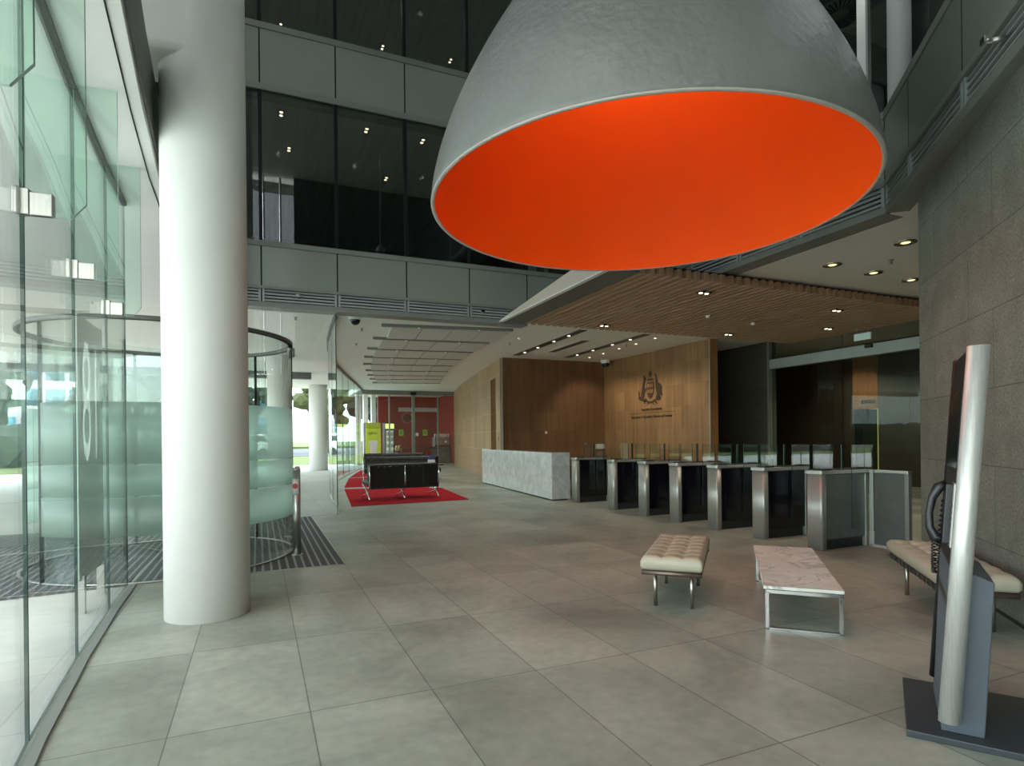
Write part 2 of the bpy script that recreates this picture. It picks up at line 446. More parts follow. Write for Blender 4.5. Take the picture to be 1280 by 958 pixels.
# ------------------------------------------------------------------ front curved glass with fins
bs = [-3.6,-2.4,-1.2,0,1.0,2.2,3.40,4.61,5.82,6.72]
k = 0
for b0, b1 in zip(bs, bs[1:]):
    k += 1
    p, q = (curve_a(b0), b0+.006), (curve_a(b1), b1-.006)
    mb = MB(); mb.slab(p, q, .012, 3.72, .015, 0, 1)
    w = struct(mb.build('window_%d' % k, [M['gl'], M['gledge']]))
    mb = MB(); mb.slab(p, q, 3.69, 3.725, .05); mb.build('head_channel', M['mullion'], w)
for b, lab in ((1.0,'glass stiffener fin nearest the camera above the left edge of the frame'), (2.2,'glass stiffener fin cut by the upper left corner with dark edge'),
               (3.40,'glass fin with largest steel clamp hanging inside the front glazing'), (4.61,'glass fin with medium steel clamp, second along the front glazing'),
               (5.82,'glass fin with small steel clamp just above the revolving door')):
    a = curve_a(b)
    t = empty('glass_fin', (a, b, 2.46), radians(-4), lab, 'glass fin', 'glass fins along the front glazing')
    mb = MB()
    d = .255
    # fin plate in the local xz plane, clipped corner at lower right
    mb.profile([(.012,0),(d-.06,0),(d,.075),(d,1.262),(.012,1.262)], 'y', -.007, .007)
    for f in mb.bm.faces:
        if abs(f.normal.y) < .5: f.material_index = 1
    mb.build('fin_pane', [M['glgreen'], M['gledgelight']], t)
    mb = MB()
    mb.box(-.024,.0,-.045,.045,.0,.12); mb.box(.0,.035,-.022,.022,.0,.12); mb.box(.035,.125,-.02,.02,.0,.105)
    c = mb.build('clamp', M['steel'], t, bevel=.004)
    mb = MB(); mb.tube([(.105,-.0215,.085),(.105,.0215,.085)], .01, 12); mb.build('clamp_bolt', M['chrome'], c)
mb = MB()
# ------------------------------------------------------------------ glass beyond the revolving door, screen, curved corridor glass
for i, (b0, b1) in enumerate(((9.62,10.5),(10.5,11.44))):
    k += 1
    mb = MB(); mb.slab((curve_a(b0),b0+.006),(curve_a(b1),b1-.006), .0, 3.76, .015, 0, 1)
    struct(mb.build('window_%d' % k, [M['gl'], M['gledge']]))
sx = [-1.12,.05,1.36]
for a0, a1 in zip(sx, sx[1:]):
    k += 1
    mb = MB(); mb.slab((a0+.008,11.46),(a1-.008,11.46), .0, 3.79, .015, 0, 1)
    struct(mb.build('window_%d' % k, [M['gl'], M['gledge']]))
for p, q in zip(CURVE2, CURVE2[1:]):
    k += 1
    d = Vector((q[0]-p[0], q[1]-p[1])).normalized()*.008
    mb = MB(); mb.slab((p[0]+d.x,p[1]+d.y),(q[0]-d.x,q[1]-d.y), .0, 3.94, .015, 0, 1)
    w = struct(mb.build('window_%d' % k, [M['glgreen'], M['gledge']]))
    mb = MB(); mb.slab(p, q, 3.94, 4.0, .07); mb.build('head_channel', M['fasciadk'], w)
    mb = MB(); mb.slab(p, q, 0, .03, .04); mb.build('sill_channel', M['steel'], w)
NWIN = k

# ------------------------------------------------------------------ upper facades
def facade(name, origin, rz, mull, lv, panes, depth=.32, first_open=None):
    """lv: list of (kind, z0, z1); x along the face, front at y=0 looking to -y"""
    root = empty(name, origin, rz); struct(root)
    x0, x1 = mull[0], mull[-1]
    for kind, z0, z1 in lv:
        if kind == 'fascia':
            mb = MB(); mb.box(x0,x1,0,depth,z0,z1); mb.build('fascia', M['fascia'], root)
        elif kind == 'trim':
            mb = MB(); mb.box(x0,x1,-.015,.06,z0,z1); mb.build('rail', M['fascia'], root)
        elif kind == 'back':
            mb = MB(); mb.box(x0,x1,.09,depth,z0,z1); mb.build('backing', M['void'], root)
        else:
            for m0, m1 in zip(mull, mull[1:]):
                mb = MB()
                if kind == 'louvre':
                    n = 4; h = (z1-z0)/n
                    for i in range(n):
                        zz = z0+h*i
                        mb.profile([(.004,zz+h*.22),(.03,zz+h*.22),(.05,zz+h*.86),(.018,zz+h*.86)], 'x', m0+.05, m1-.05)
                    mb.box(m0+.012,m0+.05,0,.06,z0,z1); mb.box(m1-.05,m1-.012,0,.06,z0,z1)
                    mb.build('louvre', M['louvre'], root)
                elif kind == 'spandrel':
                    mb.box(m0+.013,m1-.013,.0,.025,z0+.004,z1-.004); mb.build('spandrel_panel', M['spandrel'], root)
                elif kind == 'balustrade':
                    mb.box(m0+.01,m1-.01,.0,.02,z0+.004,z1-.004,0,1); mb.build('balustrade_panel', [M['spandrel'], M['gledge']], root)
                elif kind == 'pane':
                    mb.box(m0+.022,m1-.022,.03,.045,z0,z1,0,1); mb.build('window_pane', [panes, M['gledge']], root)
            if kind in ('spandrel','balustrade'):
                for m in mull:
                    mb = MB(); mb.box(m-.013,m+.013,.006,.05,z0,z1); mb.build('joint_post', M['mullion'], root)
            if kind == 'pane':
                for m in mull[1:-1]:
                    mb = MB(); mb.box(m-.03,m+.03,.0,.12,z0,z1); mb.build('mullion', M['mullion'], root)
    return root
ml = [-2.52,-1.22,.08,1.38,2.68,3.97,5.26]
facade('wall_back', (0,11.30,0), 0, ml, [('fascia',3.78,3.87),('back',3.87,4.0),('louvre',3.875,4.10),('trim',4.10,4.15)], M['glwin'])
mu = ml+[6.56]
facade('wall_back_upper', (0,11.30,0), 0, mu, [('back',4.02,4.94),('spandrel',4.15,4.86),('trim',4.86,4.95),('pane',4.95,7.63),('trim',7.63,7.74),('back',7.6,8.8),('spandrel',7.74,8.72),('trim',8.72,8.83),('pane',8.83,11.5),('trim',11.5,11.62),('back',11.5,12.6),('spandrel',11.62,12.6)], M['glwin'])
# offices behind the back facade
for nm, z0, z1 in (('ceiling_office_lower',7.62,7.74),('ceiling_office_upper',11.5,11.6)):
    mb = MB(); mb.box(-2.6,6.6,11.63,19.5,z0,z1); struct(mb.build(nm, M['officeceil']))
for nm, z0, z1 in (('floor_office_lower',4.3,4.9),('floor_office_upper',8.2,8.78)):
    mb = MB(); mb.box(-2.6,6.6,11.63,19.5,z0,z1); struct(mb.build(nm, M['void']))
mb = MB(); mb.box(-2.6,6.9,19.5,19.7,4.3,12.6); struct(mb.build('wall_office_back', M['void']))
mb = MB(); mb.box(-2.7,-2.55,11.4,19.7,4.3,12.6); struct(mb.build('wall_office_left', M['void']))
mb = MB(); mb.box(6.62,6.82,11.33,19.7,4.05,12.6); struct(mb.build('wall_office_right', M['void']))
# right hand balcony: side over the gates (u) and side along the stone wall (w)
ub = [-.02,1.05,2.1,3.2,4.3,5.4,6.6]
facade('balcony_gates', (6.80,11.2,0), -pi/2, ub, [('fascia',4.0,4.09),('back',4.09,4.34),('louvre',4.09,4.32),('trim',4.32,4.38),('balustrade',4.38,5.11),('trim',5.11,5.20)], M['glwin'])
wb = [0,.83,2.16,3.49,4.8,6.1,7.4,8.7]
facade('balcony_stone', (6.80,4.60,0), radians(-131.3), wb, [('fascia',4.0,4.09),('back',4.09,4.34),('louvre',4.09,4.32),('trim',4.32,4.38),('balustrade',4.38,5.11),('trim',5.11,5.20)], M['glwin'], depth=.25)
# floor slab of the right hand balcony and its set back glazing
mb = MB(); mb.prism([(7.1,11.3),(7.1,4.6),(6.0,3.4),(1.4,-1.9),(3,-4),(14,-4),(14,11.3)], 4.32, 4.5); struct(mb.build('floor_balcony', M['void']))
mb = MB()
rt = empty('wall_right_upper', (8.45,0,0)); struct(rt)
bb = [-4,-2,0,1.8,3.3,4.7,6.02,7.4,9.2,11.3]
for b0, b1 in zip(bb, bb[1:]):
    mb = MB(); mb.box(-.01,.005,b0+.07,b1-.07,4.5,12.6,0,1); mb.build('window_pane', [M['glwin'], M['gledge']], rt)
    mb = MB(); mb.box(-.06,.06,b1-.07,b1+.07,4.5,12.6); mb.build('mullion', M['white'] if b1 in (6.02,) else M['mullion'], rt)
mb = MB(); mb.cyl(8.25,5.36,4.5,12.6,.145,24); tag(mb.build('column', M['white']), 'slim white column on the upper floor behind the lamp', 'column', kind='structure')
mb = MB(); mb.box(7.3,14,-4,11.3,8.6,8.8); struct(mb.build('ceiling_upper_right', M['officeceil']))
mb = MB(); mb.box(13.6,13.8,-4,11.4,4.5,12.6); struct(mb.build('wall_upper_right_back', M['void']))
mb = MB(); mb.box(6.6,14,11.35,11.5,4.35,12.6); struct(mb.build('wall_upper_right_side', M['void']))
mb = MB(); mb.box(1.5,14,-4.2,-4,4.3,12.6); struct(mb.build('wall_upper_right_end', M['void']))
we = empty('wall_front_upper', (0,-4.3,0)); struct(we)
for i in range(4):
    for z0, z1 in ((4.26,6.9),(6.98,9.6),(9.68,12.4)):
        mb = MB(); mb.box(-1.0+i*.66,-1.0+i*.66+.60,-4.3,-4.285,z0,z1,0,1); mb.build('window_pane', [M['glup'], M['gledge']], we, world=True)
    mb = MB(); mb.box(-1.04+i*.66,-.98+i*.66,-4.35,-4.2,4.26,12.6); mb.build('mullion', M['fascia'], we, world=True)
for z0 in (6.9,9.6):
    mb = MB(); mb.box(-1.04,1.7,-4.34,-4.24,z0,z0+.08); mb.build('transom', M['fascia'], we, world=True)
# upper street glazing, above the left soffit
k = NWIN
gb = [-4.2,-2.2,-.2,1.8,3.8,5.8,7.8,9.6,11.3]
for b0, b1 in zip(gb, gb[1:]):
    k += 1
    mb = MB(); mb.box(-1.01,-.995,b0+.03,b1-.03,4.26,12.6,0,1)
    w = struct(mb.build('window_%d' % k, [M['glup'], M['gledge']]))
    mb = MB(); mb.box(-1.06,-.95,b1-.03,b1+.03,4.26,12.6); mb.build('mullion', M['mullion'], w)
    mb = MB(); mb.box(-1.04,-.96,b0,b1,8.3,8.42); mb.build('transom', M['fascia'], w)

# ------------------------------------------------------------------ stone wall at the right
wd = Vector((-.6846,-.729,0)); rzw = atan2(-.729,-.6846)
mb = MB(); mb.box(0,10.2,.0,.5,-.05,4.05)
o = struct(mb.build('wall_right', M['stonewall'], loc=(6.58,4.09,0), rz=rzw))
mb = MB(); mb.box(0,10.2,-.004,.0,0,.03); 
struct(mb.build('baseboard_right', M['plinth'], loc=(6.58,4.09,0), rz=rzw))

# ------------------------------------------------------------------ reception timber walls
mb = MB(); mb.box(7.25,11.30,17.5,17.75,0,4.0); struct(mb.build('wall_reception_back', M['timbershade']))
mb = MB(); mb.box(11.06,11.30,12.28,17.5,0,4.0); struct(mb.build('wall_reception_side', M['timber']))
mb = MB(); mb.box(11.055,11.305,12.255,12.28,0,4.0); struct(mb.build('trim_4', M['oakend']))
mb = MB(); mb.box(11.035,11.06,12.25,12.285,0,4.0); struct(mb.build('trim_5', M['steel']))
mb = MB(); mb.box(7.225,7.25,17.48,17.5,0,4.0); struct(mb.build('trim_6', M['steel']))
# curved pale timber wall towards the cafe, with a recessed doorway slot
TC = [(7.25,17.6),(7.40,18.5),(7.55,19.35),(7.78,20.7),(8.05,22.2),(8.40,24.0),(8.75,25.8),(9.15,27.7),(9.60,29.6),(9.98,31.2)]
mb = MB()
n = len(TC)
back = [(x+.35,y) for x,y in reversed(TC)]
mb.prism([TC[0],TC[1],(TC[1][0]+.35,TC[1][1]),(TC[0][0]+.35,TC[0][1])], 0, 4.0)
for p, q in zip(TC[2:], TC[3:]): mb.prism([p,q,(q[0]+.35,q[1]),(p[0]+.35,p[1])], 0, 4.0)
mb.prism([TC[1],TC[2],(TC[2][0]+.35,TC[2][1]),(TC[1][0]+.35,TC[1][1])], 3.45, 4.0)
struct(mb.build('wall_corridor', M['timberc']))
mb = MB(); mb.slab((7.75,18.45),(7.88,19.4),0,3.46,.06); dr = struct(mb.build('door_1', M['timbershade']))
mb = MB(); mb.box(7.325,7.335,18.05,18.11,1.32,1.44); tag(mb.build('card_reader', M['black']), 'small black card reader on the pale timber wall by the doorway', 'card reader')
# small wall fittings
mb = MB(); mb.box(10.70,11.04,17.47,17.5,1.0,1.17); tag(mb.build('wall_sign', M['paper'], bevel=.005), 'small white plaque low in the corner of the shaded timber wall', 'sign')
t = empty('light_switch', (8.79,17.5,1.575), 0, 'small pale switch plate on the shaded timber wall above the desk', 'switch')
mb = MB(); mb.box(-.04,.04,-.012,0,-.04,.04); mb.build('plate', M['paper'], t, bevel=.003)
mb = MB(); mb.box(-.012,.012,-.017,-.012,-.02,.02); mb.build('rocker', M['white'], t)
# dark stone wall, sliding door and lift lobby
mb = MB(); mb.box(12.98,13.25,12.15,18.0,0,4.0); struct(mb.build('wall_dark', M['darkstone']))
mb = MB(); mb.box(12.96,13.22,12.08,12.15,0,4.0); struct(mb.build('trim_7', M['fascia']))
rd = empty('door_2', (13.1,12.08,0)); struct(rd)
mb = MB(); mb.box(12.98,13.2,4.0,12.08,3.235,3.49); mb.build('header', M['louvre'], rd, world=True)
for b0, b1 in ((9.95,12.06),(7.9,9.93),(5.9,7.88),(4.0,5.88)):
    mb = MB(); mb.box(13.06,13.075,b0,b1,.01,3.235,0,1); mb.build('door_leaf', [M['gldark'], M['mullion']], rd, world=True)
    mb = MB(); mb.box(13.06,13.075,b0,b1,3.49,3.99,0,1); mb.build('transom_pane', [M['gldark'], M['mullion']], rd, world=True)
mb = MB(); mb.box(12.90,12.98,9.1,9.26,3.4,3.48); mb.build('door_sensor', M['black'], rd, world=True, bevel=.01)
mb = MB(); mb.box(16.0,16.2,11.80,18,0,4.0); struct(mb.build('wall_lobby_dark', M['timbershade2']))
mb = MB(); mb.box(15.95,16.2,4,11.05,0,4.0); struct(mb.build('wall_lobby', M['darkstone']))
mb = MB(); mb.box(15.93,16.2,11.05,11.80,2.13,4.0); struct(mb.build('wall_lift', M['oakend']))
mb = MB(); mb.box(16.6,16.7,10.9,11.9,0,2.2); struct(mb.build('wall_lift_car', M['liftlight']))
mb = MB(); mb.box(16.0,16.6,11.53,11.8,0,2.13); struct(mb.build('door_3', M['mullion']))
t = empty('lift_indicator', (15.93,11.33,2.33), 0, 'small black lift indicator with three dots on the orange timber panel', 'lift indicator')
mb = MB(); mb.box(-.015,0,-.20,.20,-.05,.05); mb.build('panel', M['black'], t)
for q in (-.12,0,.12):
    mb = MB(); mb.tube([(-.019,q,0),(-.015,q,0)], .022, 12); mb.build('arrow_light', M['orangering'], t)
mb = MB(); mb.box(20.8,21,-6,36.5,-.05,4.3); struct(mb.build('wall_far_right', M['darkstone']))
mb = MB(); mb.box(6.3,21,2.8,3.0,-.05,4.3); struct(mb.build('wall_lobby_front', M['darkstone']))
mb = MB(); mb.box(11.3,13,17.6,18.2,0,4.0); struct(mb.build('wall_passage_end', M['darkstone']))
mb = MB(); mb.box(-1.4,21,36,36.3,-.05,4.3); 
mb.bm.free()

# ------------------------------------------------------------------ crest and lettering on the timber wall  (u right in the photo = -b)
def flat(parent, name, pts, u0, v0, s, mat, t=.012):
    mb = MB()
    pp = [(-(x*s+u0), y*s+v0) for x, y in pts]
    mb.profile(pp, 'x', -t, 0)
    return mb.build(name, mat, parent)
crest = empty('coat_of_arms', (11.056,14.86,2.46), 0, 'dark metal crest with kangaroo, shield and emu on the lit timber wall', 'coat of arms')
shield = [(-.17,.62),(.17,.62),(.19,.42),(.16,.26),(.08,.15),(0,.10),(-.08,.15),(-.16,.26),(-.19,.42)]
def outline(pts, k=.16):
    cx = sum(p[0] for p in pts)/len(pts); cy = sum(p[1] for p in pts)/len(pts)
    return [(cx+(x-cx)*(1-k), cy+(y-cy)*(1-k)) for x, y in pts]
sh = flat(crest, 'shield', shield, 0, 0, 1, M['engrave'])
for i, (cx, cy) in enumerate(((-.1,.52),(0,.52),(.1,.52),(-.1,.34),(0,.34),(.1,.34))):
    flat(sh, 'charge', [(cx-.035,cy-.06),(cx+.035,cy-.06),(cx+.04,cy+.03),(cx,cy+.065),(cx-.04,cy+.03)], 0, 0, 1, M['timber'], .014)
kang = [(-.52,.08),(-.30,.06),(-.27,.10),(-.36,.13),(-.30,.22),(-.27,.32),(-.22,.40),(-.23,.44),(-.29,.42),(-.30,.52),(-.27,.62),(-.23,.70),(-.19,.73),(-.20,.76),(-.26,.77),(-.28,.84),(-.31,.78),(-.34,.84),(-.34,.75),(-.37,.62),(-.42,.46),(-.46,.30),(-.48,.18),(-.60,.20),(-.62,.14)]
flat(crest, 'kangaroo', kang, 0, 0, 1, M['engrave'])
emu = [(.26,.08),(.36,.06),(.34,.10),(.38,.22),(.42,.08),(.52,.07),(.46,.12),(.44,.26),(.52,.30),(.57,.40),(.52,.50),(.42,.56),(.36,.58),(.33,.70),(.30,.82),(.25,.85),(.20,.80),(.25,.79),(.27,.70),(.25,.56),(.26,.42),(.30,.30),(.33,.24)]
flat(crest, 'emu', emu, 0, 0, 1, M['engrave'])
star = []
for i in range(14):
    a = pi/2+i*pi/7; r = .115 if i % 2 == 0 else .055
    star.append((r*cos(a), .86+r*sin(a)))
flat(crest, 'star', star, 0, 0, 1, M['engrave'])
flat(crest, 'wreath', [(-.17,.66),(.17,.66),(.15,.71),(.05,.73),(-.05,.73),(-.15,.71)], 0, 0, 1, M['engrave'])
flat(crest, 'scroll', [(-.22,.02),(-.10,-.04),(.10,-.04),(.22,.02),(.20,.08),(.08,.03),(-.08,.03),(-.20,.08)], 0, 0, 1, M['engrave'])
rr = random.Random(3)
mb = MB()
for i in range(46):
    sgn = -1 if i % 2 else 1
    tt = rr.random(); ux = sgn*(.14+.46*tt); vy = -.02+.30*tt*tt+rr.uniform(-.05,.09)
    an = rr.random()*pi
    l = .06; w = .017
    pts = [(ux+l*cos(an)*c1-w*sin(an)*s1, vy+l*sin(an)*c1+w*cos(an)*s1) for c1, s1 in ((-1,0),(0,-1),(1,0),(0,1))]
    mb.profile([(-x,y) for x, y in pts], 'x', -.008, 0)
mb.build('wattle_spray', M['engrave'], crest)['kind'] = 'stuff'
def mesh_text(o, parent):
    bpy.context.view_layer.update()
    me = bpy.data.meshes.new_from_object(o.evaluated_get(bpy.context.evaluated_depsgraph_get()))
    n = bpy.data.objects.new(o.name, me); COL.objects.link(n)
    n.location = o.location; n.rotation_euler = o.rotation_euler; n.scale = o.scale
    nm = o.name
    cu = o.data
    bpy.data.objects.remove(o); bpy.data.curves.remove(cu)
    n.name = nm
    if parent is not None: n.parent = parent
    return n
def text(name, body, size, loc, rot, mat, parent=None, ext=.004, align='CENTER', sx=1.0):
    cu = bpy.data.curves.new(name, 'FONT'); cu.body = body; cu.size = size; cu.extrude = ext; cu.align_x = align; cu.align_y = 'CENTER'
    cu.materials.append(mat)
    o = bpy.data.objects.new(name, cu); COL.objects.link(o)
    o.location = loc; o.rotation_euler = rot; o.scale = (sx,1,1)
    return mesh_text(o, parent)
R_A = (pi/2,0,-pi/2)          # lettering read from the -a side
tag(text('sign_lettering', 'Australian Government', .125, (11.054,14.82,2.245), R_A, M['engrave'], sx=.86), 'dark lettering reading Australian Government beneath the crest', 'lettering')
tag(text('sign_lettering', 'Department of Agriculture, Fisheries and Forestry', .125, (11.054,14.86,2.02), R_A, M['engrave'], sx=.80), 'dark lettering line naming the department, lowest on the lit timber wall', 'lettering')
mb = MB(); mb.box(11.052,11.06,13.72,16.0,2.135,2.147); tag(mb.build('sign_rule', M['engrave']), 'thin dark rule between the two lines of wall lettering', 'rule')

# ------------------------------------------------------------------ slatted canopy over the gates
cn = empty('ceiling_canopy', (5,9.3,3.82)); struct(cn)
mb = MB()
a = 5.20
while a < 13.0:
    mb.box(a,a+.082,7.19,11.36,3.82,3.95); a += .170
mb.build('slat_screen', M['slat'], cn, world=True)
mb = MB(); mb.box(5.12,13.0,7.26,11.34,3.95,3.985); mb.build('backing', M['slatback'], cn, world=True)
mb = MB(); mb.box(4.68,5.18,7.19,11.36,3.82,3.86); mb.build('soffit_strip', M['fasciadk'], cn, world=True)
mb = MB()                               # tapering side fascia
mb.profile([(11.36,3.815),(7.19,3.815),(7.19,4.16),(11.36,3.845)], 'x', 4.62, 4.68)
mb.build('side_fascia', P('beige painted fascia', (.50,.44,.36), .5, noise=.03), cn, world=True)
mb = MB(); mb.box(4.605,4.685,7.19,11.36,3.806,3.822); mb.build('edge_trim', M['white'], cn, world=True)

# ------------------------------------------------------------------ big white column and beam
mb = MB(); mb.cyl(-.385,5.39,0,12.6,.315,64)
struct(mb.build('column_entrance', M['white']))
mb = MB()
prof = [(5.09,5.9),(5.09,4.40),(5.13,4.36),(5.60,4.36),(5.66,4.42),(5.66,5.9)]
mb.profile(prof, 'x', -.95, -.36)
struct(mb.build('beam_entrance', M['white'], bevel=.03, seg=3))

# ------------------------------------------------------------------ the great pendant lamp
LX, LY, LZ, LR, LH = 3.451, 4.765, 3.60, 2.029, 3.6
lamp = empty('pendant_lamp', (LX,LY,LZ), 0, 'giant grey dome pendant lamp with bright orange inside', 'lamp')
def rad(t, R): return R*max(0, 1-t**1.6)**(1/.85)
ts = [i/60*.965 for i in range(61)]
mb = MB(); mb.lathe([(LR-.012,-.0)]+[(rad(t,LR), LH*t) for t in ts], seg=128)
mb.build('outer_shell', M['dome'], lamp)
mb = MB(); mb.lathe([(rad(t,LR)-.03 if t < .9 else max(.06, rad(t,LR)-.03), LH*t) for t in ts]+[(0,LH*.965)], seg=128, flip=True)
mb.build('inner_lining', M['orange'], lamp)
mb = MB(); mb.lathe([(LR-.034,.0),(LR-.030,-.004),(LR,-.005),(LR+.003,.004),(LR-.002,.008)], seg=128)
mb.build('rim', P('pale rim', (.55,.52,.47), .4, noise=.03), lamp)
mb = MB(); mb.lathe([(.13,LH*.955),(.15,LH*.975),(.12,LH*1.0),(.05,LH*1.02),(.02,LH*1.03)], seg=32); mb.build('cap', M['steel'], lamp)
mb = MB(); mb.cyl(0,0,LH*1.02,12.6-LZ,.014,12); mb.build('suspension_rod', M['steel'], lamp)
mb = MB(); mb.blob((0,0,2.55),.13,3); mb.cyl(0,0,2.65,3.3,.05,16); mb.build('bulb', M['lampn'], lamp)

# ------------------------------------------------------------------ ceiling fittings
def downlight_proto(kind, label, loc, group):
    t = empty('downlight', loc, 0, label, 'downlight', group)
    if kind == 'round':
        mb = MB(); mb.lathe([(.115,.0),(.135,-.008),(.135,.004)], seg=32); mb.build('ring', M['chrome'], t)
        mb = MB(); mb.lathe([(.115,-.002),(.09,.05),(.09,.06),(0,.06)], seg=32, flip=True); mb.build('reflector', M['chrome'], t)
        mb = MB(); mb.lathe([(0,-.003),(.112,-.003),(.112,.002),(0,.002)], seg=32); mb.build('lens', M['lens'], t)
        mb = MB(); mb.lathe([(0,-.012),(.045,-.010),(.06,-.003),(0,-.003)], seg=24); mb.build('lamp', M['lampy'], t)
    elif kind == 'twin':
        mb = MB(); mb.box(-.12,.12,-.06,.06,-.012,.02); mb.build('housing', M['black'], t)
        for s in (-1,1):
            mb = MB(); mb.lathe([(0,-.02),(.03,-.02),(.034,-.012),(0,-.012)], s*.062, 0, seg=20); mb.build('lamp', M['lampw'], t)
    else:
        mb = MB(); mb.lathe([(.045,.0),(.062,-.006),(.062,.004)], seg=24); mb.build('ring', M['white'], t)
        mb = MB(); mb.lathe([(0,-.004),(.03,-.004),(.03,.002),(0,.002)], seg=24); mb.build('lamp', M['lampw'], t)
    return t
def place_lights(kind, spots, group, rz=0.0):
    proto = None
    for loc, lab in spots:
        if proto is None: proto = downlight_proto(kind, lab, loc, group); o = proto
        else:
            o = copy_tree(proto); o.location = loc; o['label'] = lab
        o.rotation_euler.z = rz
place_lights('round', [((8.074,6.292,3.996),'round yellow downlight nearest the lamp in white ceiling right of the slats'),
    ((9.101,6.358,3.996),'middle of three round yellow downlights in a row on the white ceiling'),
    ((10.129,6.42,3.996),'round yellow downlight at the stone wall end of the ceiling row'),
    ((8.077,5.188,3.996),'round downlight set apart from the row, closest to the balcony edge')], 'round downlights in the white ceiling')
SL = [(6.91,7.80),(6.89,10.87),(10.33,7.97),(10.28,10.78),(11.27,9.55)]
place_lights('twin', [((6.91,7.80,3.818),'twin downlight in the slats just below the orange lamp'),
    ((6.89,10.87,3.818),'twin downlight at the back edge of the slats, left of the crest'),
    ((10.33,7.97,3.818),'twin downlight in the slats nearest the white ceiling downlights'),
    ((10.28,10.78,3.818),'twin downlight in the slats right above the crest wall end'),
    ((11.9,9.4,3.818),'twin downlight in the slats beside the exit sign')], 'twin downlights in the slatted canopy')
place_lights('small', [((9.914,16.534,3.997),'small downlight deepest in the row above the reception corner'),
    ((9.846,15.606,3.997),'small downlight second from the corner above reception'),
    ((9.764,14.601,3.997),'small downlight in the middle of the row above reception'),
    ((9.71,13.69,3.997),'small downlight fourth from the corner above reception'),
    ((9.644,12.738,3.997),'small downlight closest to the slats in the reception row'),
    ((12.2,13.5,3.997),'small downlight over the passage between timber and dark stone walls')], 'small downlights above reception')
place_lights('twin', [((.46,11.95,7.612),'twin downlight behind lower office glass next to the white column'),
    ((2.05,11.95,7.612),'twin downlight in the middle of the lower office glass row'),
    ((3.2,11.95,7.612),'twin downlight behind lower office glass beside the lamp shell'),
    ((.66,13.35,7.612),'twin downlight deeper in the lower office, left one'),
    ((2.85,14.0,7.612),'twin downlight deeper in the lower office, right one'),
    ((.6,15.3,11.49),'twin downlight standing in for a reflection, upper office next to the white column'),  # upper office row stands in for downlight reflections on the glass
    ((3.03,15.15,11.49),'twin downlight standing in for a reflection, middle of the upper office glass'),
    ((4.8,15.0,11.49),'twin downlight standing in for a reflection, upper office beside the lamp shell')], 'downlights behind the office glass', pi/2)
place_lights('twin', [((7.75,5.8,8.59),'added twin downlight over the balcony walkway beside the slim column')], 'added downlights above the balcony')  # added fitting for the extra light on the slim column

# ceiling panels and linear lights of the lounge corridor
def cen(b):
    left = [(2.57,13.28),(2.69,15.04),(2.84,16.8),(3.04,18.53),(3.29,20.28),(3.67,22.1),(4.0,23.7),(4.35,25.2),(4.75,26.8)]
    for (a0,b0),(a1,b1) in zip(left, left[1:]):
        if b <= b1: return a0+(a1-a0)*(b-b0)/(b1-b0)
    return left[-1][0]
rows = [13.28,15.04,16.8,18.53,20.28,22.1,23.7,25.2,26.8]
ang = [radians(d) for d in (-8.5,-6,-6.5,-9,-10.5,-12,-13,-14,-14)]
ord_ = ['first','second','third','fourth','fifth','sixth','seventh','eighth','ninth']
pan0 = None
for i in range(8):
    b0, b1 = rows[i], rows[i+1]; am = (ang[i]+ang[i+1])/2
    d = (b1-b0)-.26
    for j in range(4):
        x0 = .12+j*.71; x1 = x0+.69
        mb = MB(); mb.box(x0,x1,.13,.13+d,-.045,.0)
        o = mb.build('ceiling_panel', M['ceilpanel'], loc=(cen(b0)+.12,b0,3.998), rz=am)
        tag(o, 'grey acoustic panel, %s row of the lounge ceiling, %s from the glass' % (ord_[i], ord_[j]), 'ceiling panel', 'acoustic panels in the lounge ceiling')
lin0 = None
for i in range(9):
    lab = '%s slim linear light across the lounge ceiling, counted from the balcony' % ord_[i]
    if lin0 is None:
        lin0 = empty('linear_light', (cen(rows[0]),rows[0],3.99), ang[0], lab, 'linear light', 'linear lights across the lounge ceiling')
        mb = MB(); mb.box(0,3.05,-.05,.05,-.05,.01); mb.build('housing', M['fascia'], lin0)
        mb = MB(); mb.box(.05,3.0,-.03,.03,-.052,-.049); mb.build('diffuser', P('unlit diffuser', (.20,.20,.18), .5, noise=.05), lin0)
        for q in (.8,2.2):
            mb = MB(); mb.box(q,q+.05,-.02,.02,-.056,-.05); mb.build('spot', M['lampf'], lin0)
        o = lin0
    else:
        o = copy_tree(lin0); o.location = (cen(rows[i]),rows[i],3.99); o.rotation_euler.z = ang[i]; o['label'] = lab
# slots and grille above reception
sl0 = None
for (a0,b0),(a1,b1),lab in (((7.43,16.8),(7.22,12.3),'dark slot light above reception nearest the lounge'),((9.2,16.75),(9.05,12.3),'dark slot light above reception beside the small downlights')):
    an = atan2(b1-b0,a1-a0)
    if sl0 is None:
        sl0 = empty('slot_light', (a0,b0,3.998), an, lab, 'slot light', 'slot lights above reception')
        mb = MB(); mb.box(0,4.45,-.11,.11,-.015,.0); mb.build('trough', M['fasciadk'], sl0)
        mb = MB(); mb.box(.02,4.43,-.04,.06,-.018,-.014); mb.build('slot', M['black'], sl0)
        for q in (.7,1.7,2.8,3.7):
            mb = MB(); mb.lathe([(0,-.03),(.035,-.03),(.04,-.018),(0,-.018)], q, 0, 16); mb.build('spot', M['lampn'], sl0)
    else:
        o = copy_tree(sl0); o.location = (a0,b0,3.998); o.rotation_euler.z = an; o['label'] = lab
t = empty('ceiling_vent', (8.12,14.75,3.998), radians(-92), 'long pale air grille between the two slot lights', 'air grille')
mb = MB(); mb.box(-1.1,1.1,-.13,.13,-.008,0); mb.build('border', M['ceilpanel'], t)
mb = MB()
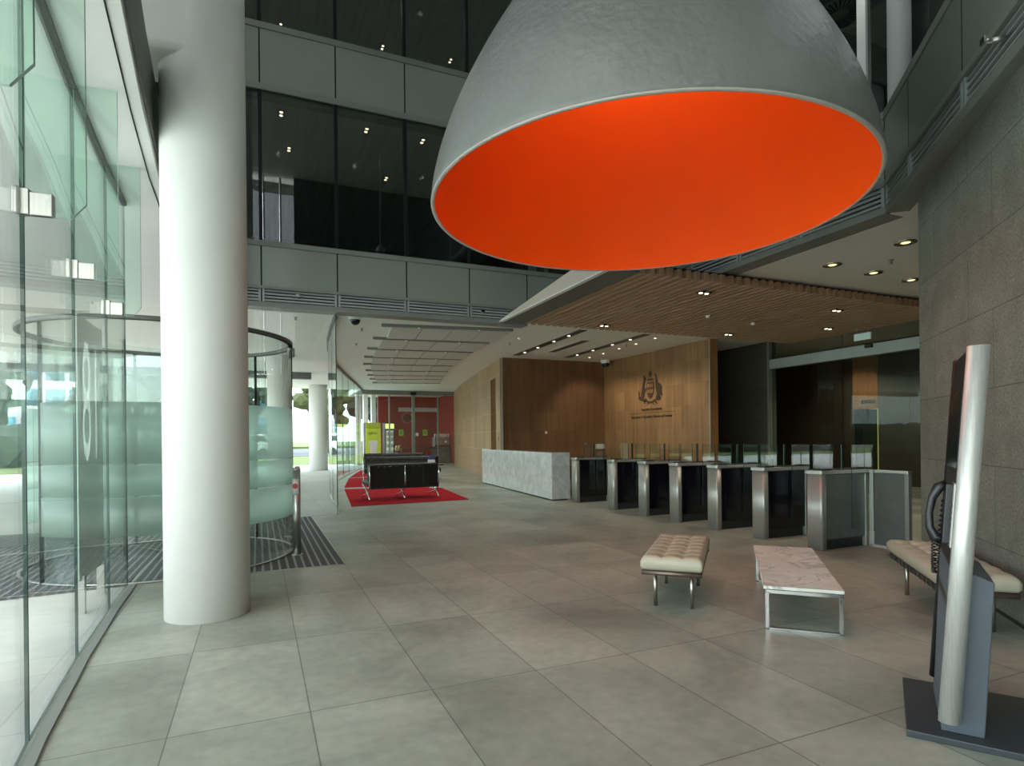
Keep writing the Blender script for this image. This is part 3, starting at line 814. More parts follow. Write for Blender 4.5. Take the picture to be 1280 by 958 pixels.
for i in range(40): mb.box(-1.06+i*.0535,-1.03+i*.0535,-.1,.1,-.014,-.008)
mb.build('fin_grid', M['fasciadk'], t)
# cameras, sprinklers
def cam_dome(loc, s, lab):
    t = empty('ceiling_camera', loc, 0, lab, 'security camera', 'dome security cameras')
    mb = MB(); mb.lathe([(0,0),(.135,0),(.135,-.075),(.115,-.10),(0,-.10)], seg=32, flip=True); mb.build('housing', M['white'], t)
    mb = MB(); mb.lathe([(.108,-.10),(.106,-.12),(.095,-.155),(.07,-.185),(.035,-.203),(0,-.208)], seg=32, flip=True); mb.build('dome', M['camdome'], t)
    t.scale = (s,s,s)
    return t
cam_dome((1.88,12.55,4.0), 1.0, 'white domed security camera under the ceiling by the glass corner')
cam_dome((10.78,16.95,4.0), 1.15, 'white domed security camera in the timber corner above reception')
sp0 = None
for loc, lab in (((8.685,5.794,4.0),'sprinkler head between the round yellow downlights'),((6.33,14.75,4.0),'sprinkler head near the end of the third linear light'),((2.25,14.0,4.0),'sprinkler head beside the dome camera by the glass'),((2.45,16.2,4.0),'sprinkler head further along the curved glass'),((.75,13.2,4.0),'sprinkler head on the outdoor soffit behind the glass screen'),((9.55,13.9,4.0),'sprinkler head among the reception downlights')):
    if sp0 is None:
        sp0 = empty('ceiling_sprinkler', loc, 0, lab, 'sprinkler', 'ceiling sprinklers')
        mb = MB(); mb.lathe([(0,0),(.04,0),(.036,-.008),(.012,-.012),(.012,-.05),(0,-.05)], seg=16, flip=True); mb.build('body', M['steel'], sp0)
        mb = MB(); mb.lathe([(0,-.06),(.025,-.06),(.025,-.055),(0,-.055)], seg=12); mb.tube([(.018,0,-.02),(.018,0,-.057)],.004,6); mb.tube([(-.018,0,-.02),(-.018,0,-.057)],.004,6); mb.build('deflector', M['steel'], sp0)
    else:
        o = copy_tree(sp0); o.location = loc; o['label'] = lab
for loc, lab in (((6.25,13.9,4.0),'white smoke detector on the ceiling left of the slot lights'),((8.3,9.25,3.82),'round detector among the slats left of the middle'),((9.75,9.5,3.82),'pale round detector among the slats toward the exit sign')):
    t = empty('smoke_detector', loc, 0, lab, 'smoke detector', 'smoke detectors')
    mb = MB(); mb.lathe([(0,0),(.055,0),(.055,-.025),(0,-.025)], seg=20, flip=True); mb.build('base', M['white'], t)
    mb = MB(); mb.lathe([(.04,-.025),(.036,-.05),(0,-.055)], seg=20, flip=True); mb.build('sensor', M['white'], t)
sw = None
for x, y, z, rz_, lab in ((.68,11.27,3.985,0,'sidewall sprinkler on the louvre band nearest the white column'),(4.22,11.27,3.985,0,'sidewall sprinkler on the louvre band by the canopy tip'),(4.85,2.46,4.20,radians(-131.3),'sidewall sprinkler on the balcony louvre above the stone wall')):
    if sw is None:
        sw = empty('sidewall_sprinkler', (x,y,z), rz_, lab, 'sprinkler', 'sidewall sprinklers on the louvre bands'); o = sw
        mb = MB(); mb.tube([(0,.05,0),(0,-.03,0)], .02, 12); mb.build('pipe', M['steel'], sw)
        mb = MB(); mb.tube([(-.015,-.03,0),(-.028,-.06,0),(-.01,-.085,0)], .006, 6); mb.tube([(.015,-.03,0),(.028,-.06,0),(.01,-.085,0)], .006, 6); mb.box(-.035,.035,-.09,-.08,-.012,.03); mb.build('deflector', M['chrome'], sw)
    else:
        o = copy_tree(sw); o.location = (x,y,z); o.rotation_euler.z = rz_; o['label'] = lab
t = empty('swirl_diffuser', (9.19,6.97,8.597), 0, 'round swirl air diffuser in the upper ceiling beside the lamp dome', 'air diffuser')
mb = MB(); mb.lathe([(0,0),(.42,0),(.42,-.015),(0,-.02)], seg=40, flip=True); mb.build('plate', M['ceilpanel'], t)
mb = MB()
for i in range(28):
    an = i*2*pi/28; c_, s_ = cos(an), sin(an)
    mb.prism([(c_*.14-s_*.008,s_*.14+c_*.008),(c_*.14+s_*.008,s_*.14-c_*.008),(c_*.38+s_*.02,s_*.38-c_*.02),(c_*.38-s_*.02,s_*.38+c_*.02)], -.026, -.014)
mb.build('slot_ring', M['black'], t)
t = empty('exit_sign', (12.2,8.79,3.55), 0, 'pale illuminated exit sign hanging under the dark slats', 'exit sign')
mb = MB(); mb.box(-.02,.02,-.19,.19,-.075,.075); mb.build('sign_face', M['exitg'], t, bevel=.004)
for q in (-.13,.13):
    mb = MB(); mb.cyl(0,q,.07,.28,.006,8); mb.build('hanger', M['steel'], t)

# ------------------------------------------------------------------ revolving door
DX, DY, DR = -1.0, 8.18, 1.40
rv = empty('revolving_door', (DX,DY,.006), 0, 'round glass revolving door drum with frosted band behind the white column', 'revolving door')
def darc(name, a0, a1, z0, z1, mats, r=DR, t=.014, edge=1, parent=rv, seg=28):
    mb = MB(); mb.arc(0,0,r,radians(a0),radians(a1),z0,z1,t,seg,0,edge)
    return mb.build(name, mats, parent)
GM = [M['gl'], M['gledge']]; FM = [M['frost'], M['gledgelight']]
for (a0, a1) in ((-134,-67),(-67,0),(46,113),(113,180)):
    g = darc('drum_glass', a0+.4, a1-.4, .02, 2.60, GM)
    for z0, z1 in ((.47,.855),(.862,1.172),(1.178,1.79)):
        darc('frosted_band', a0+.6, a1-.6, z0, z1, FM, DR+.009, .004, 1, g)
darc('top_ring', 0, 360, 2.60, 2.645, [M['fasciadk'], M['mullion']], DR, .05, 1, seg=64)
darc('floor_ring', 0, 360, .001, .012, [M['steel'], M['steel']], DR, .03, 1, seg=64)
for d in (0,-67,-134,46,113,180):
    mb = MB(); x, y = DR*cos(radians(d)), DR*sin(radians(d)); mb.cyl(x,y,.0,2.60,.018,10); mb.build('post', M['mullion'], rv)
for d in (35,125,215,305):
    x, y = cos(radians(d)), sin(radians(d))
    mb = MB(); mb.slab((x*.05,y*.05),(x*(DR-.06),y*(DR-.06)),.06,2.5,.012,0,1); wg = mb.build('wing', [M['gl'], M['gledge']], rv)
    mb = MB(); mb.tube([(x*.3,y*.3,1.02),(x*1.2,y*1.2,1.02)], .016, 10); mb.build('push_bar', M['steel'], wg)
mb = MB(); mb.cyl(0,0,0,2.6,.035,16); mb.build('shaft', M['steel'], rv)
x, y = DR*cos(radians(2)), DR*sin(radians(2))
mb = MB(); mb.box(x-.04,x+.05,y-.06,y+.06,2.49,2.60); mb.build('sensor', M['fascia'], rv, bevel=.005)
# number panel with the house number, seen from behind
np_ = empty('number_panel', (-1.36,5.82,0), 0, 'grey translucent panel with tall mirrored number 18 beside the revolving door', 'sign panel')
mb = MB(); mb.box(-.008,.008,0,.84,.26,2.46,0,1); pn = mb.build('panel', [M['wingfilm'], M['gledgelight']], np_)
for ch, bpos in (('1',.60),('8',.29)):
    def digit(ext, x, mt):
        cu = bpy.data.curves.new('digit', 'FONT'); cu.body = ch; cu.size = .62; cu.extrude = ext; cu.align_x = 'CENTER'; cu.align_y = 'CENTER'; cu.materials.append(mt); cu.offset = .004
        o = bpy.data.objects.new('digit', cu); COL.objects.link(o)
        o.location = (x,bpos,1.70); o.scale = (1.0,2.35,1); o.rotation_euler = (pi/2,0,-pi/2)
        return mesh_text(o, np_)
    cut = digit(.03, 0, M['digitw'])
    md = pn.modifiers.new('cut', 'BOOLEAN'); md.operation = 'DIFFERENCE'; md.object = cut; md.solver = 'EXACT'
    bpy.context.view_layer.update()
    me = bpy.data.meshes.new_from_object(pn.evaluated_get(bpy.context.evaluated_depsgraph_get()))
    pn.modifiers.clear(); pn.data = me
    bpy.data.objects.remove(cut)
    digit(.002, 0, M['digitw'])
for q in (.08,.76):
    mb = MB(); mb.box(-.03,.03,q-.03,q+.03,-.02,.30); mb.build('foot', M['steel'], np_)
# entrance mat
mb = MB(); mb.prism([(-1.16,6.83),(.87,6.83),(.87,11.36),(-1.1,11.36)], .0005, .005)
tag(mb.build('entrance_mat', M['mat']), 'large striped grey entrance mat around the revolving door', 'mat')
mb = MB(); mb.prism([(-4.2,6.4),(-1.2,6.83),(-1.12,11.3),(-4.2,11.3)], -.02, .002)
tag(mb.build('entrance_mat', M['mat']), 'striped grey mat outdoors behind the revolving door', 'mat')
mb = MB()
for p, q in (((-1.16,6.815),(.885,6.815)),((.885,6.815),(.885,11.36))): mb.slab(p,q,.001,.007,.012)
struct(mb.build('trim_8', M['steel']))
# bollards
for (x, y, h, lab, st) in ((.424,7.642,1.065,'steel bollard with red spot label beside the revolving door',True),(.396,9.159,1.075,'plain steel bollard behind the one with the red spot',False)):
    t = empty('bollard', (x,y,0), 0, lab, 'bollard', 'steel bollards at the revolving door')
    mb = MB(); mb.cyl(0,0,0,h-.04,.046,32); mb.tube([(0,0,h-.04),(.006,0,h)], [.046,.044], 32); mb.build('post', M['steel'], t)
    mb = MB(); mb.lathe([(0,.012),(.062,.012),(.068,0),(0,0)], seg=28, flip=True); mb.build('base_flange', M['steel'], t)
    mb = MB(); mb.cyl(.012,0,h-.01,h+.02,.028,20); mb.build('cap', M['steel'], t)
    if st:
        mb = MB(); mb.arc(0,0,.048,radians(200),radians(300),.74,.93,.004,12); lb = mb.build('label_plate', M['paper'], t)
        an = radians(250); mb = MB(); mb.tube([(.047*cos(an),.047*sin(an),.845),(.054*cos(an),.054*sin(an),.845)], .033, 20); mb.build('red_spot', M['redspot'], lb)

# ------------------------------------------------------------------ reception desk
dk = empty('reception_desk', (6.2,14.5,0), 0, 'long pale marble reception desk in front of the timber walls', 'reception desk')
q = [(5.962,11.61),(6.43,11.63),(6.93,17.38),(6.464,17.36)]
mb = MB(); mb.prism(q, .03, 1.065); mb.build('body', M['marble'], dk, world=True, bevel=.004)
mb = MB(); mb.prism([(6.02,11.67),(6.38,11.68),(6.88,17.3),(6.52,17.3)], 0, .03); mb.build('plinth', M['plinth'], dk, world=True)
mb = MB(); mb.prism([(6.5,12.2),(7.0,12.2),(7.35,16.9),(6.92,16.9)], .70, .74); mb.build('work_shelf', M['timbershade'], dk, world=True)
for p in ((6.9,12.3),(7.15,16.7)):
    mb = MB(); mb.box(p[0]-.05,p[0]+.05,p[1]-.05,p[1]+.05,0,.70); mb.build('leg', M['fasciadk'], dk, world=True)

# ------------------------------------------------------------------ security gates
def make_gate(label):
    t = empty('security_gate', (0,0,0), 0, label, 'security gate', 'security gates across the lift lobby')
    mb = MB()
    prof = [(.012,.0),(.0,.02)]
    # front post, rounded corners in plan
    def rounded(x0,x1,y0,y1,r,n=5):
        pts = []
        for cx, cy, s in ((x1-r,y1-r,0),(x0+r,y1-r,1),(x0+r,y0+r,2),(x1-r,y0+r,3)):
            for i in range(n+1):
                an = (s+i/n)*pi/2; pts.append((cx+r*cos(an), cy+r*sin(an)))
        return pts
    mb.prism(rounded(0,.10,0,.22,.03), 0, .925)
    for f in mb.bm.faces:
        if abs(f.normal.z) < .5: f.smooth = True
    mb.build('front_post', M['steelgate'], t)
    mb = MB(); mb.box(.10,.78,.012,.208,.13,.915); mb.build('side_panel', M['blackgl'], t)
    mb = MB(); mb.box(.78,.84,.0,.22,0,.925); mb.build('rear_post', M['steelgate'], t, bevel=.01)
    mb = MB(); mb.box(.10,.78,.05,.17,.0,.13); mb.build('plinth', M['plinth'], t)
    mb = MB(); mb.prism(rounded(-.012,.86,-.012,.232,.03), .925, .965); c = mb.build('top_cap', M['steelgate'], t)
    mb = MB(); mb.box(.06,.24,.04,.18,.965,.985); mb.build('card_reader', M['black'], c, bevel=.006)
    mb = MB(); mb.box(.36,.80,.03,.19,.965,.978); mb.build('black_inlay', M['black'], c, bevel=.003)
    for y0, y1 in ((-.30,-.015),(.235,.53)):
        mb = MB(); mb.box(.50,.512,y0,y1,.25,1.275,0,1); mb.build('glass_wing', [M['gl'], M['gledge']], t)
    mb = MB(); mb.box(.49,.522,.105,.115,.965,1.275,0); mb.build('wing_guide', M['gledge'], t)
    return t
gb_ = [(6.235,11.0),(6.245,9.573),(6.23,8.553),(6.225,7.68),(6.23,6.791),(6.23,5.915),(6.215,5.02)]
glab = ['security gate cabinet closest to the marble desk','security gate cabinet second from the marble desk','security gate cabinet third from the marble desk','security gate cabinet at the middle of the row of seven',
        'security gate cabinet fifth from the marble desk','security gate cabinet with dark panel directly behind the marble coffee table','security gate cabinet with grey side panel, nearest the stone wall']
g0 = None
for (x, y), lab in zip(gb_, glab):
    if g0 is None: g0 = make_gate(lab); o = g0
    else: o = copy_tree(g0); o['label'] = lab
    o.location = (x,y,0)
last_gate = o
for ch in kids(last_gate):
    if ch.name.startswith('side_panel'):
        ch.data = ch.data.copy(); ch.data.materials[0] = M['greyglass']
t = empty('swing_gate', (7.06,5.0,0), 0, 'wide smoked glass swing gate between last gate cabinet and stone wall', 'swing gate')
mb = MB(); mb.box(-.03,.03,-.05,0,0,.925); mb.build('hinge_post', M['alu'], t, bevel=.006)
mb = MB(); mb.box(-.008,.008,-.44,-.05,.03,.92); mb.build('leaf', M['greyglass'], t)
mb = MB(); mb.box(-.03,.03,-.49,-.44,.0,.925); mb.build('closing_stile', M['fascia'], t, bevel=.004)
mb = MB(); mb.box(-.04,.04,-.49,0,.925,.96); mb.build('top_rail', M['steel'], t, bevel=.004)
mb = MB(); mb.box(-.03,.03,-.49,0,.0,.03); mb.build('bottom_rail', M['alu'], t)

# ------------------------------------------------------------------ benches, table, kiosk
def tuft_cushion(name, L_, W_, z0, h, nl, nw, mat, parent, puff=.016, res=8, edge_r=.022):
    bm = bmesh.new()
    nx, ny = nl*res, nw*res
    def hz(i, j):
        u, v = i/res, j/res
        fu, fv = abs(sin(pi*u)), abs(sin(pi*v))
        z = z0+h-puff+puff*(min(fu,1)**.45*min(fv,1)**.45)
        du, dv = u-round(u), v-round(v)
        if 0 < round(u) < nl and 0 < round(v) < nw: z -= .014*math.exp(-(du*du+dv*dv)*30)
        ex = min(i, nx-i)/nx*L_; ey = min(j, ny-j)/ny*W_; e = min(ex, ey)
        if e < edge_r: z -= (edge_r-sqrt(max(0,edge_r**2-(edge_r-e)**2)))*.7
        return z
    top = [[bm.verts.new((-L_/2+L_*i/nx, -W_/2+W_*j/ny, hz(i,j))) for j in range(ny+1)] for i in range(nx+1)]
    for i in range(nx):
        for j in range(ny): bm.faces.new([top[i][j],top[i+1][j],top[i+1][j+1],top[i][j+1]])
    bd = [(i,0) for i in range(nx)]+[(nx,j) for j in range(ny)]+[(i,ny) for i in range(nx,0,-1)]+[(0,j) for j in range(ny,0,-1)]
    rings = [[top[i][j] for i, j in bd]]
    for zz, gr in ((z0+h*.55,.006),(z0+h*.2,.004),(z0,-.012)):
        ring = []
        for i, j in bd:
            c = top[i][j].co; sx_ = (1 if i == nx else -1 if i == 0 else 0); sy_ = (1 if j == ny else -1 if j == 0 else 0)
            ring.append(bm.verts.new((c.x+sx_*gr, c.y+sy_*gr, zz)))
        rings.append(ring)
    for a, b in zip(rings, rings[1:]):
        for q in range(len(a)):
            r_ = (q+1) % len(a); bm.faces.new([a[r_],a[q],b[q],b[r_]])
    bm.faces.new(rings[-1])
    bmesh.ops.recalc_face_normals(bm, faces=bm.faces)
    for f in bm.faces: f.smooth = True
    mb = MB(); mb.bm.free(); mb.bm = bm
    return mb.build(name, mat, parent)
def make_bench(loc, rz, L_, W_, lab, legx):
    t = empty('bench', loc, rz, lab, 'bench', 'cream tufted benches')
    tuft_cushion('cushion', L_, W_, .325, .115, 7 if L_ > 1.1 else 6, 3, M['cream'], t)
    for x in (-L_/2+.03, L_/2-.03):
        fr = MB(); fr.tube([(x,-W_/2,.30),(x,W_/2,.30)], .02, 12); fr.build('end_rail', M['railbrown'], t)
    for y in (-W_/2+.03, W_/2-.03):
        sd = MB(); sd.box(-L_/2+.03,L_/2-.03,y-.012,y+.012,.285,.315); sd.build('side_rail', M['railbrown'], t)
    sp = MB(); n_ = int(L_/.105)
    for i in range(n_):
        x = -L_/2+.09+i*(L_-.18)/(n_-1); sp.box(x-.032,x+.032,-W_/2+.008,W_/2-.008,.275,.322)
    sp.build('strap_deck', M['strap'], t, bevel=.006)
    for x in legx:
        for y in (-.145,.145):
            lg = MB(); lg.cyl(x,y,0,.30,.0165,16); lg.build('leg', M['steelb'], t)
    return t
make_bench((3.391+.70*.05,4.191+.714*.05,0), radians(45.6), 1.20, .47, 'cream tufted bench standing free left of the marble coffee table', (-.44,.34))
make_bench((5.29-.70*.685+.25*.73,3.62-.70*.73-.25*.685,0), radians(46.8), 1.44, .45, 'cream tufted bench against the stone wall behind the kiosk', (-.50,.42))
tb = empty('coffee_table', (3.352,3.179,0), atan2(.726,.687), 'low marble topped coffee table with chrome frame', 'coffee table')
TL, TW = 1.66, .50
mb = MB(); mb.box(-.015,TL,-TW-.005,.012,.295,.318); mb.build('top', M['marblet'], tb, bevel=.003)
for x, w_ in ((.0,0),(1.47,0)):
    mb = MB()
    mb.box(x-.0,x+.028,-.026,.0,0,.275); mb.box(x,x+.028,-TW,-TW+.026,0,.275); mb.box(x,x+.028,-TW,0,.0,.016); mb.box(x,x+.028,-TW,0,.262,.29)
    mb.build('leg_frame', M['chrome'], tb, bevel=.0015)
mb = MB(); mb.box(.02,1.49,-.03,-.005,.262,.294); mb.box(.02,1.49,-TW+.005,-TW+.03,.262,.294); mb.build('side_rail', M['chrome'], tb)

# kiosk: x = d1 (towards its back), y = d2 (along its width, away)
kx = empty('information_kiosk', (2.742,1.781,0), atan2(-.826,.563), 'grey information kiosk with silver edged tilted screen and black handset', 'kiosk')
mb = MB(); mb.box(0,.80,-.0,.70,.0,.032); mb.build('base_plate', M['plate'], kx, bevel=.004)
mb = MB()
v = [(.135,.075),(.295,.075),(.295,.60),(.135,.60)]
lo = [mb.bm.verts.new((x,y,.032)) for x, y in v]
hi = [mb.bm.verts.new(p) for p in ((.17,.075,.80),(.335,.075,.735),(.335,.60,.735),(.17,.60,.80))]
fs = [mb.bm.faces.new(list(reversed(lo))), mb.bm.faces.new(hi)]+[mb.bm.faces.new([lo[i],lo[(i+1)%4],hi[(i+1)%4],hi[i]]) for i in range(4)]
bmesh.ops.recalc_face_normals(mb.bm, faces=fs)
mb.build('pedestal', M['bluegrey'], kx, bevel=.005)
Z0, Z1 = .105, 1.785
lean = .118
def kp(x, y, z): return (x+lean*(z-Z0)/(Z1-Z0), y, z)
def skew(mb_):
    for v_ in mb_.bm.verts: v_.co.x += lean*(v_.co.z-Z0)/(Z1-Z0)
for y in (.012,.60):
    mb = MB()
    pts = []
    for i in range(17):
        an = -pi*.5-pi*.42+i*(pi*1.42)/16 if y < .3 else pi*.5-pi*.5+i*(pi*1.42)/16
        pts.append((.160+.043*cos(an), y+.043*sin(an)))
    mb.prism(pts, Z0, Z1)
    for f in mb.bm.faces:
        if abs(f.normal.z) < .5: f.smooth = True
    skew(mb); mb.build('edge_tube', M['alu'] if y < .3 else M['black'], kx)
mb = MB(); mb.box(.125,.190,.02,.60,.6,Z1-.01); skew(mb); hd = mb.build('screen_body', M['black'], kx, bevel=.004)
mb = MB(); mb.box(.120,.126,.07,.55,1.24,1.60); skew(mb); mb.build('screen', M['screen'], hd)
mb = MB(); mb.box(.118,.126,.06,.20,.88,1.17); skew(mb); kpd = mb.build('keypad_plate', M['alu'], hd)
mb = MB(); mb.box(.145,.185,.03,.59,Z0,.6); skew(mb); mb.build('lower_panel', M['bluegrey'], kx)
mb = MB()
for i in range(4):
    for j in range(3): mb.box(.112,.119,.085+j*.032,.107+j*.032,.97+i*.03,.99+i*.03)
skew(mb); mb.build('button_pad', M['black'], kpd)
hs = MB()
hy = .13
hs.tube([kp(.095,hy,1.165),kp(.065,hy,1.15),kp(.044,hy,1.10),kp(.036,hy,1.03),kp(.042,hy,.96),kp(.065,hy,.915),kp(.095,hy,.90)], [.022,.024,.018,.016,.018,.025,.022], 14)
hs.build('handset', M['black'], kx)
mb = MB(); mb.box(.09,.122,.10,.16,.89,1.17); skew(mb); mb.build('cradle', M['black'], kx, bevel=.006)
cdp = []
for i in range(240):
    tt = i/239; ph = i*.9
    cz = .91-.17*sin(pi*min(1,tt*1.0))*1.0; cx = .062+.03*tt
    if tt > .55: cz = .74+(tt-.55)/.45*.36
    cdp.append(kp(cx+.008*cos(ph), hy+.03+.008*sin(ph)+.02*tt, cz))
mb = MB(); mb.tube(cdp, .0032, 6); mb.build('coiled_cord', M['black'], kx)

# ------------------------------------------------------------------ lounge: rugs and sofas
for pts, lab in (([(1.78,12.62),(4.43,12.80),(4.80,16.45),(2.22,17.1)],'red rug nearest the camera, under the sofa seen from behind'),
                 ([(2.30,17.75),(5.0,17.4),(5.6,21.4),(3.02,22.0)],'middle red rug by the curved glass'),
                 ([(3.12,22.5),(5.75,22.0),(6.6,26.3),(4.25,27.2)],'farthest red rug toward the cafe')):
    mb = MB(); mb.prism(pts, .0, .014)
    tag(mb.build('rug', M['red'], bevel=.004), lab, 'rug', 'red rugs along the curved glass')
def make_sofa(label, seats, loc, rz):
    """faces local +y"""
    w = .82*seats
    t = empty('sofa', loc, rz, label, 'sofa', 'black tufted lounge sofas')
    tuft_cushion('seat_cushion', w, .66, .33, .13, 4*seats, 4, M['bleather'], t, puff=.02, res=4)
    c = tuft_cushion('back_cushion', w, .50, 0, .12, 4*seats, 3, M['bleather'], t, puff=.02, res=4)
    c.rotation_euler = (radians(80),0,pi); c.location = (0,-.255,.56); c.rotation_euler = (radians(82),0,pi)
    mb = MB(); mb.box(-w/2+.02,w/2-.02,-.405,-.385,.27,.78)
    b = mb.build('back_strap_panel', M['bleather'], t)
    st = MB()
    for i in range(6*seats):
        x = -w/2+.07+i*(w-.14)/(6*seats-1); st.box(x-.042,x+.042,-.412,-.404,.26,.785)
    st.build('straps', M['bleather'], t)
    rt_ = MB(); rt_.tube([(-w/2,-.40,.785),(w/2,-.40,.785)], .02, 10); rt_.tube([(-w/2,-.40,.265),(w/2,-.40,.265)], .015, 8); rt_.build('cross_rail', M['bleather'], t)
    for i in range(6*seats):
        x = -w/2+.07+i*(w-.14)/(6*seats-1)
        if i % 6 in (0,5): continue
        pl = MB(); pl.box(x-.025,x+.025,-.425,-.410,.755,.77); pl.build('buckle', M['chrome'], t)
    for i in range(seats+1):
        x = -w/2+w*i/seats
        lg = MB()
        P1 = [(-.405,.79),(-.43,.60),(-.425,.40),(-.37,.26),(-.25,.17),(-.05,.12),(.15,.09),(.30,.05),(.36,.0)]
        P2 = [(.36,.33),(.20,.30),(.0,.24),(-.18,.16),(-.33,.08),(-.40,.0)]
        for pth in (P1,P2):
            lg.tube([(x,y,max(z,.016)) for y, z in pth], .016, 8)
        lg.build('leg_frame', M['chrome'], t)
    return t
make_sofa('black two seat sofa on the nearest red rug, its strapped back to the camera', 2, (3.10,13.93,.016), radians(3))
make_sofa('black tufted sofa on the middle rug facing the camera', 3, (4.35,19.25,.016), radians(172))
make_sofa('black tufted sofa on the farthest rug, half hidden behind the others', 3, (5.10,23.9,.016), radians(169))
t = empty('side_table', (4.62,16.2,.014), 0, 'small dark side table hidden behind the front sofa', 'side table')
mb = MB(); mb.cyl(0,0,.64,.67,.24,32); mb.build('top', M['black'], t); mb = MB(); mb.cyl(0,0,.02,.64,.025,16); mb.build('stem', M['steel'], t); mb = MB(); mb.cyl(0,0,0,.02,.18,32); mb.build('base', M['steel'], t)
t = empty('leaflet_box', (4.50,16.2,.684), radians(-10), 'blue and white leaflet box on the side table behind the front sofa', 'leaflet box')
mb = MB(); mb.box(-.095,.095,-.06,.06,0,.13); mb.build('holder', M['paper'], t, bevel=.003)
mb = MB(); mb.box(-.08,.08,-.045,.045,.02,.25); mb.build('leaflets', M['bluebox'], t)

# ------------------------------------------------------------------ cafe at the end of the corridor
cr = empty('window_cafe', (7.5,31.2,0)); struct(cr)
mb = MB(); mb.box(4.98,10.1,31.1,31.3,3.78,4.0); mb.build('header', M['fascia'], cr, world=True)
mb = MB(); mb.box(7.52,7.82,31.0,31.1,3.76,3.92); mb.build('door_sensor', M['black'], cr, world=True, bevel=.01)
for a0, a1 in ((5.02,6.38),(6.42,7.62),(7.76,9.02),(9.08,9.98)):
    mb = MB(); mb.box(a0,a1,31.19,31.205,.02,3.78,0,1); mb.build('glass_leaf', [M['gl'], M['gledge']], cr, world=True)
for a0, a1 in ((6.37,6.43),(7.61,7.77),(9.02,9.08)):
    mb = MB(); mb.box(a0,a1,31.15,31.25,0,3.78); mb.build('stile', M['fascia'], cr, world=True)
mb = MB(); mb.box(5.0,10.0,31.15,31.25,0,.05); mb.build('sill', M['steel'], cr, world=True)
mb = MB(); mb.box(6.6,12.5,35.5,35.7,0,4.3); struct(mb.build('wall_cafe_back', M['redwall']))
mb = MB(); mb.box(10.35,10.6,31.3,35.5,0,4.0); struct(mb.build('wall_cafe_side', M['redwall']))
for i, a in enumerate((5.05,5.55,6.1)):
    mb = MB(); mb.box(a,a+.25,33.6+.6*i,33.9+.6*i,0,4.0); tag(mb.build('column', M['white']), 'white window pier in the cafe behind the green cooler, %s from the left' % ord_[i], 'column', kind='structure')
for (a0, a1, lab) in ((6.88,7.14,'lime paper sign on the left cafe door leaf'),(8.19,8.455,'lime paper sign on the right cafe door leaf')):
    t = empty('paper_sign', ((a0+a1)/2,31.17,1.75), 0, lab, 'sign', 'lime signs on the cafe doors')
    mb = MB(); mb.box(-.13,.13,-.006,0,-.17,.17); mb.build('sheet', M['limepaper'], t)
    mb = MB(); mb.box(-.05,.05,-.009,-.006,-.07,.07); mb.build('printed_block', P('green print', (.12,.30,.05), .6, noise=.05), t)
mb = MB(); mb.box(7.80,7.95,31.14,31.165,1.57,1.74); tag(mb.build('notice', M['paper']), 'small white notice beside the cafe door stile', 'notice')
mb = MB(); mb.box(7.82,10.33,35.43,35.49,3.08,3.33); tag(mb.build('menu_board', M['signgrey']), 'long pale board on the red cafe wall', 'board')
t = empty('round_sign', (8.36,35.49,2.70), 0, 'round orange ringed sign on the red cafe wall', 'sign')
mb = MB(); mb.tube([(0,-.03,0),(0,0,0)], .34, 40); mb.build('disc', M['orangering'], t)
mb = MB(); mb.tube([(0,-.035,0),(0,-.03,0)], .26, 40); mb.build('centre', M['darkred'], t)
def cooler(x, w, lab, lit):
    t = empty('drinks_cooler', (x,32.9,0), 0, lab, 'drinks cooler', 'drinks coolers in the cafe')
    mb = MB(); mb.box(0,w,.02,.8,0,2.34); mb.build('cabinet', M['black'], t, bevel=.01)
    if lit:
        mb = MB(); mb.box(.02,w-.02,-.01,.02,2.0,2.28); mb.build('lit_header', M['limelight'], t)
        mb = MB(); mb.box(.06,w-.06,-.004,.02,.25,1.9); f = mb.build('glass_front', M['fridge'], t)
        for z in (.6,.95,1.3,1.6):
            mb = MB(); mb.box(.06,w-.06,-.012,-.004,z,z+.02); mb.build('shelf', M['steel'], f)
            mb = MB()
            for i in range(5): mb.cyl(.10+i*(w-.2)/4,-.03,z+.02,z+.2,.022,10)
            mb.build('drink_row', M['stain'], f)
    else:
        mb = MB(); mb.box(.0,w-.02,-.012,.02,.1,2.02); d = mb.build('door_panel', M['lime'], t)
        mb = MB(); mb.box(.0,w-.02,-.012,.02,2.03,2.34); mb.build('header', M['limedark'], t)
        mb = MB(); mb.profile([(w*.26,.55),(w*.70,.55),(w*.78,1.35),(w*.18,1.35)], 'y', -.016, -.012); mb.build('glass_picture', M['signgrey'], d)
        text('wordmark', 'Lykke', .22, (w*.42,-.014,1.76), (pi/2,0,0), M['black'], d, .002)
    return t
cooler(5.44, .84, 'lime green fronted drinks cooler with dark wordmark behind the cafe glass', False)
cooler(6.50, .52, 'open fronted lit drinks cooler beside the lime green one', True)
mb = MB()
t = empty('cafe_counter', (9.0,33.3,0), 0, 'long cafe counter with black top under the coffee machine', 'counter')
mb = MB(); mb.box(.2,1.3,-.3,.3,0,.84); mb.build('grey_front', M['stain'], t)
mb = MB(); mb.box(-1.5,.2,-.25,.3,0,.84); mb.build('red_front', M['redwall'], t)
mb = MB(); mb.box(-1.55,1.32,-.34,.34,.84,.88); mb.build('top', M['black'], t, bevel=.005)
t = empty('coffee_machine', (9.84,33.3,.88), 0, 'chrome coffee machine with cups on top behind the cafe glass', 'coffee machine')
mb = MB(); mb.box(-.48,.48,-.22,.25,.05,.62); mb.build('body', M['steel'], t, bevel=.03)
mb = MB(); mb.box(-.44,.44,-.30,-.2,.10,.16); mb.build('drip_tray', M['black'], t)
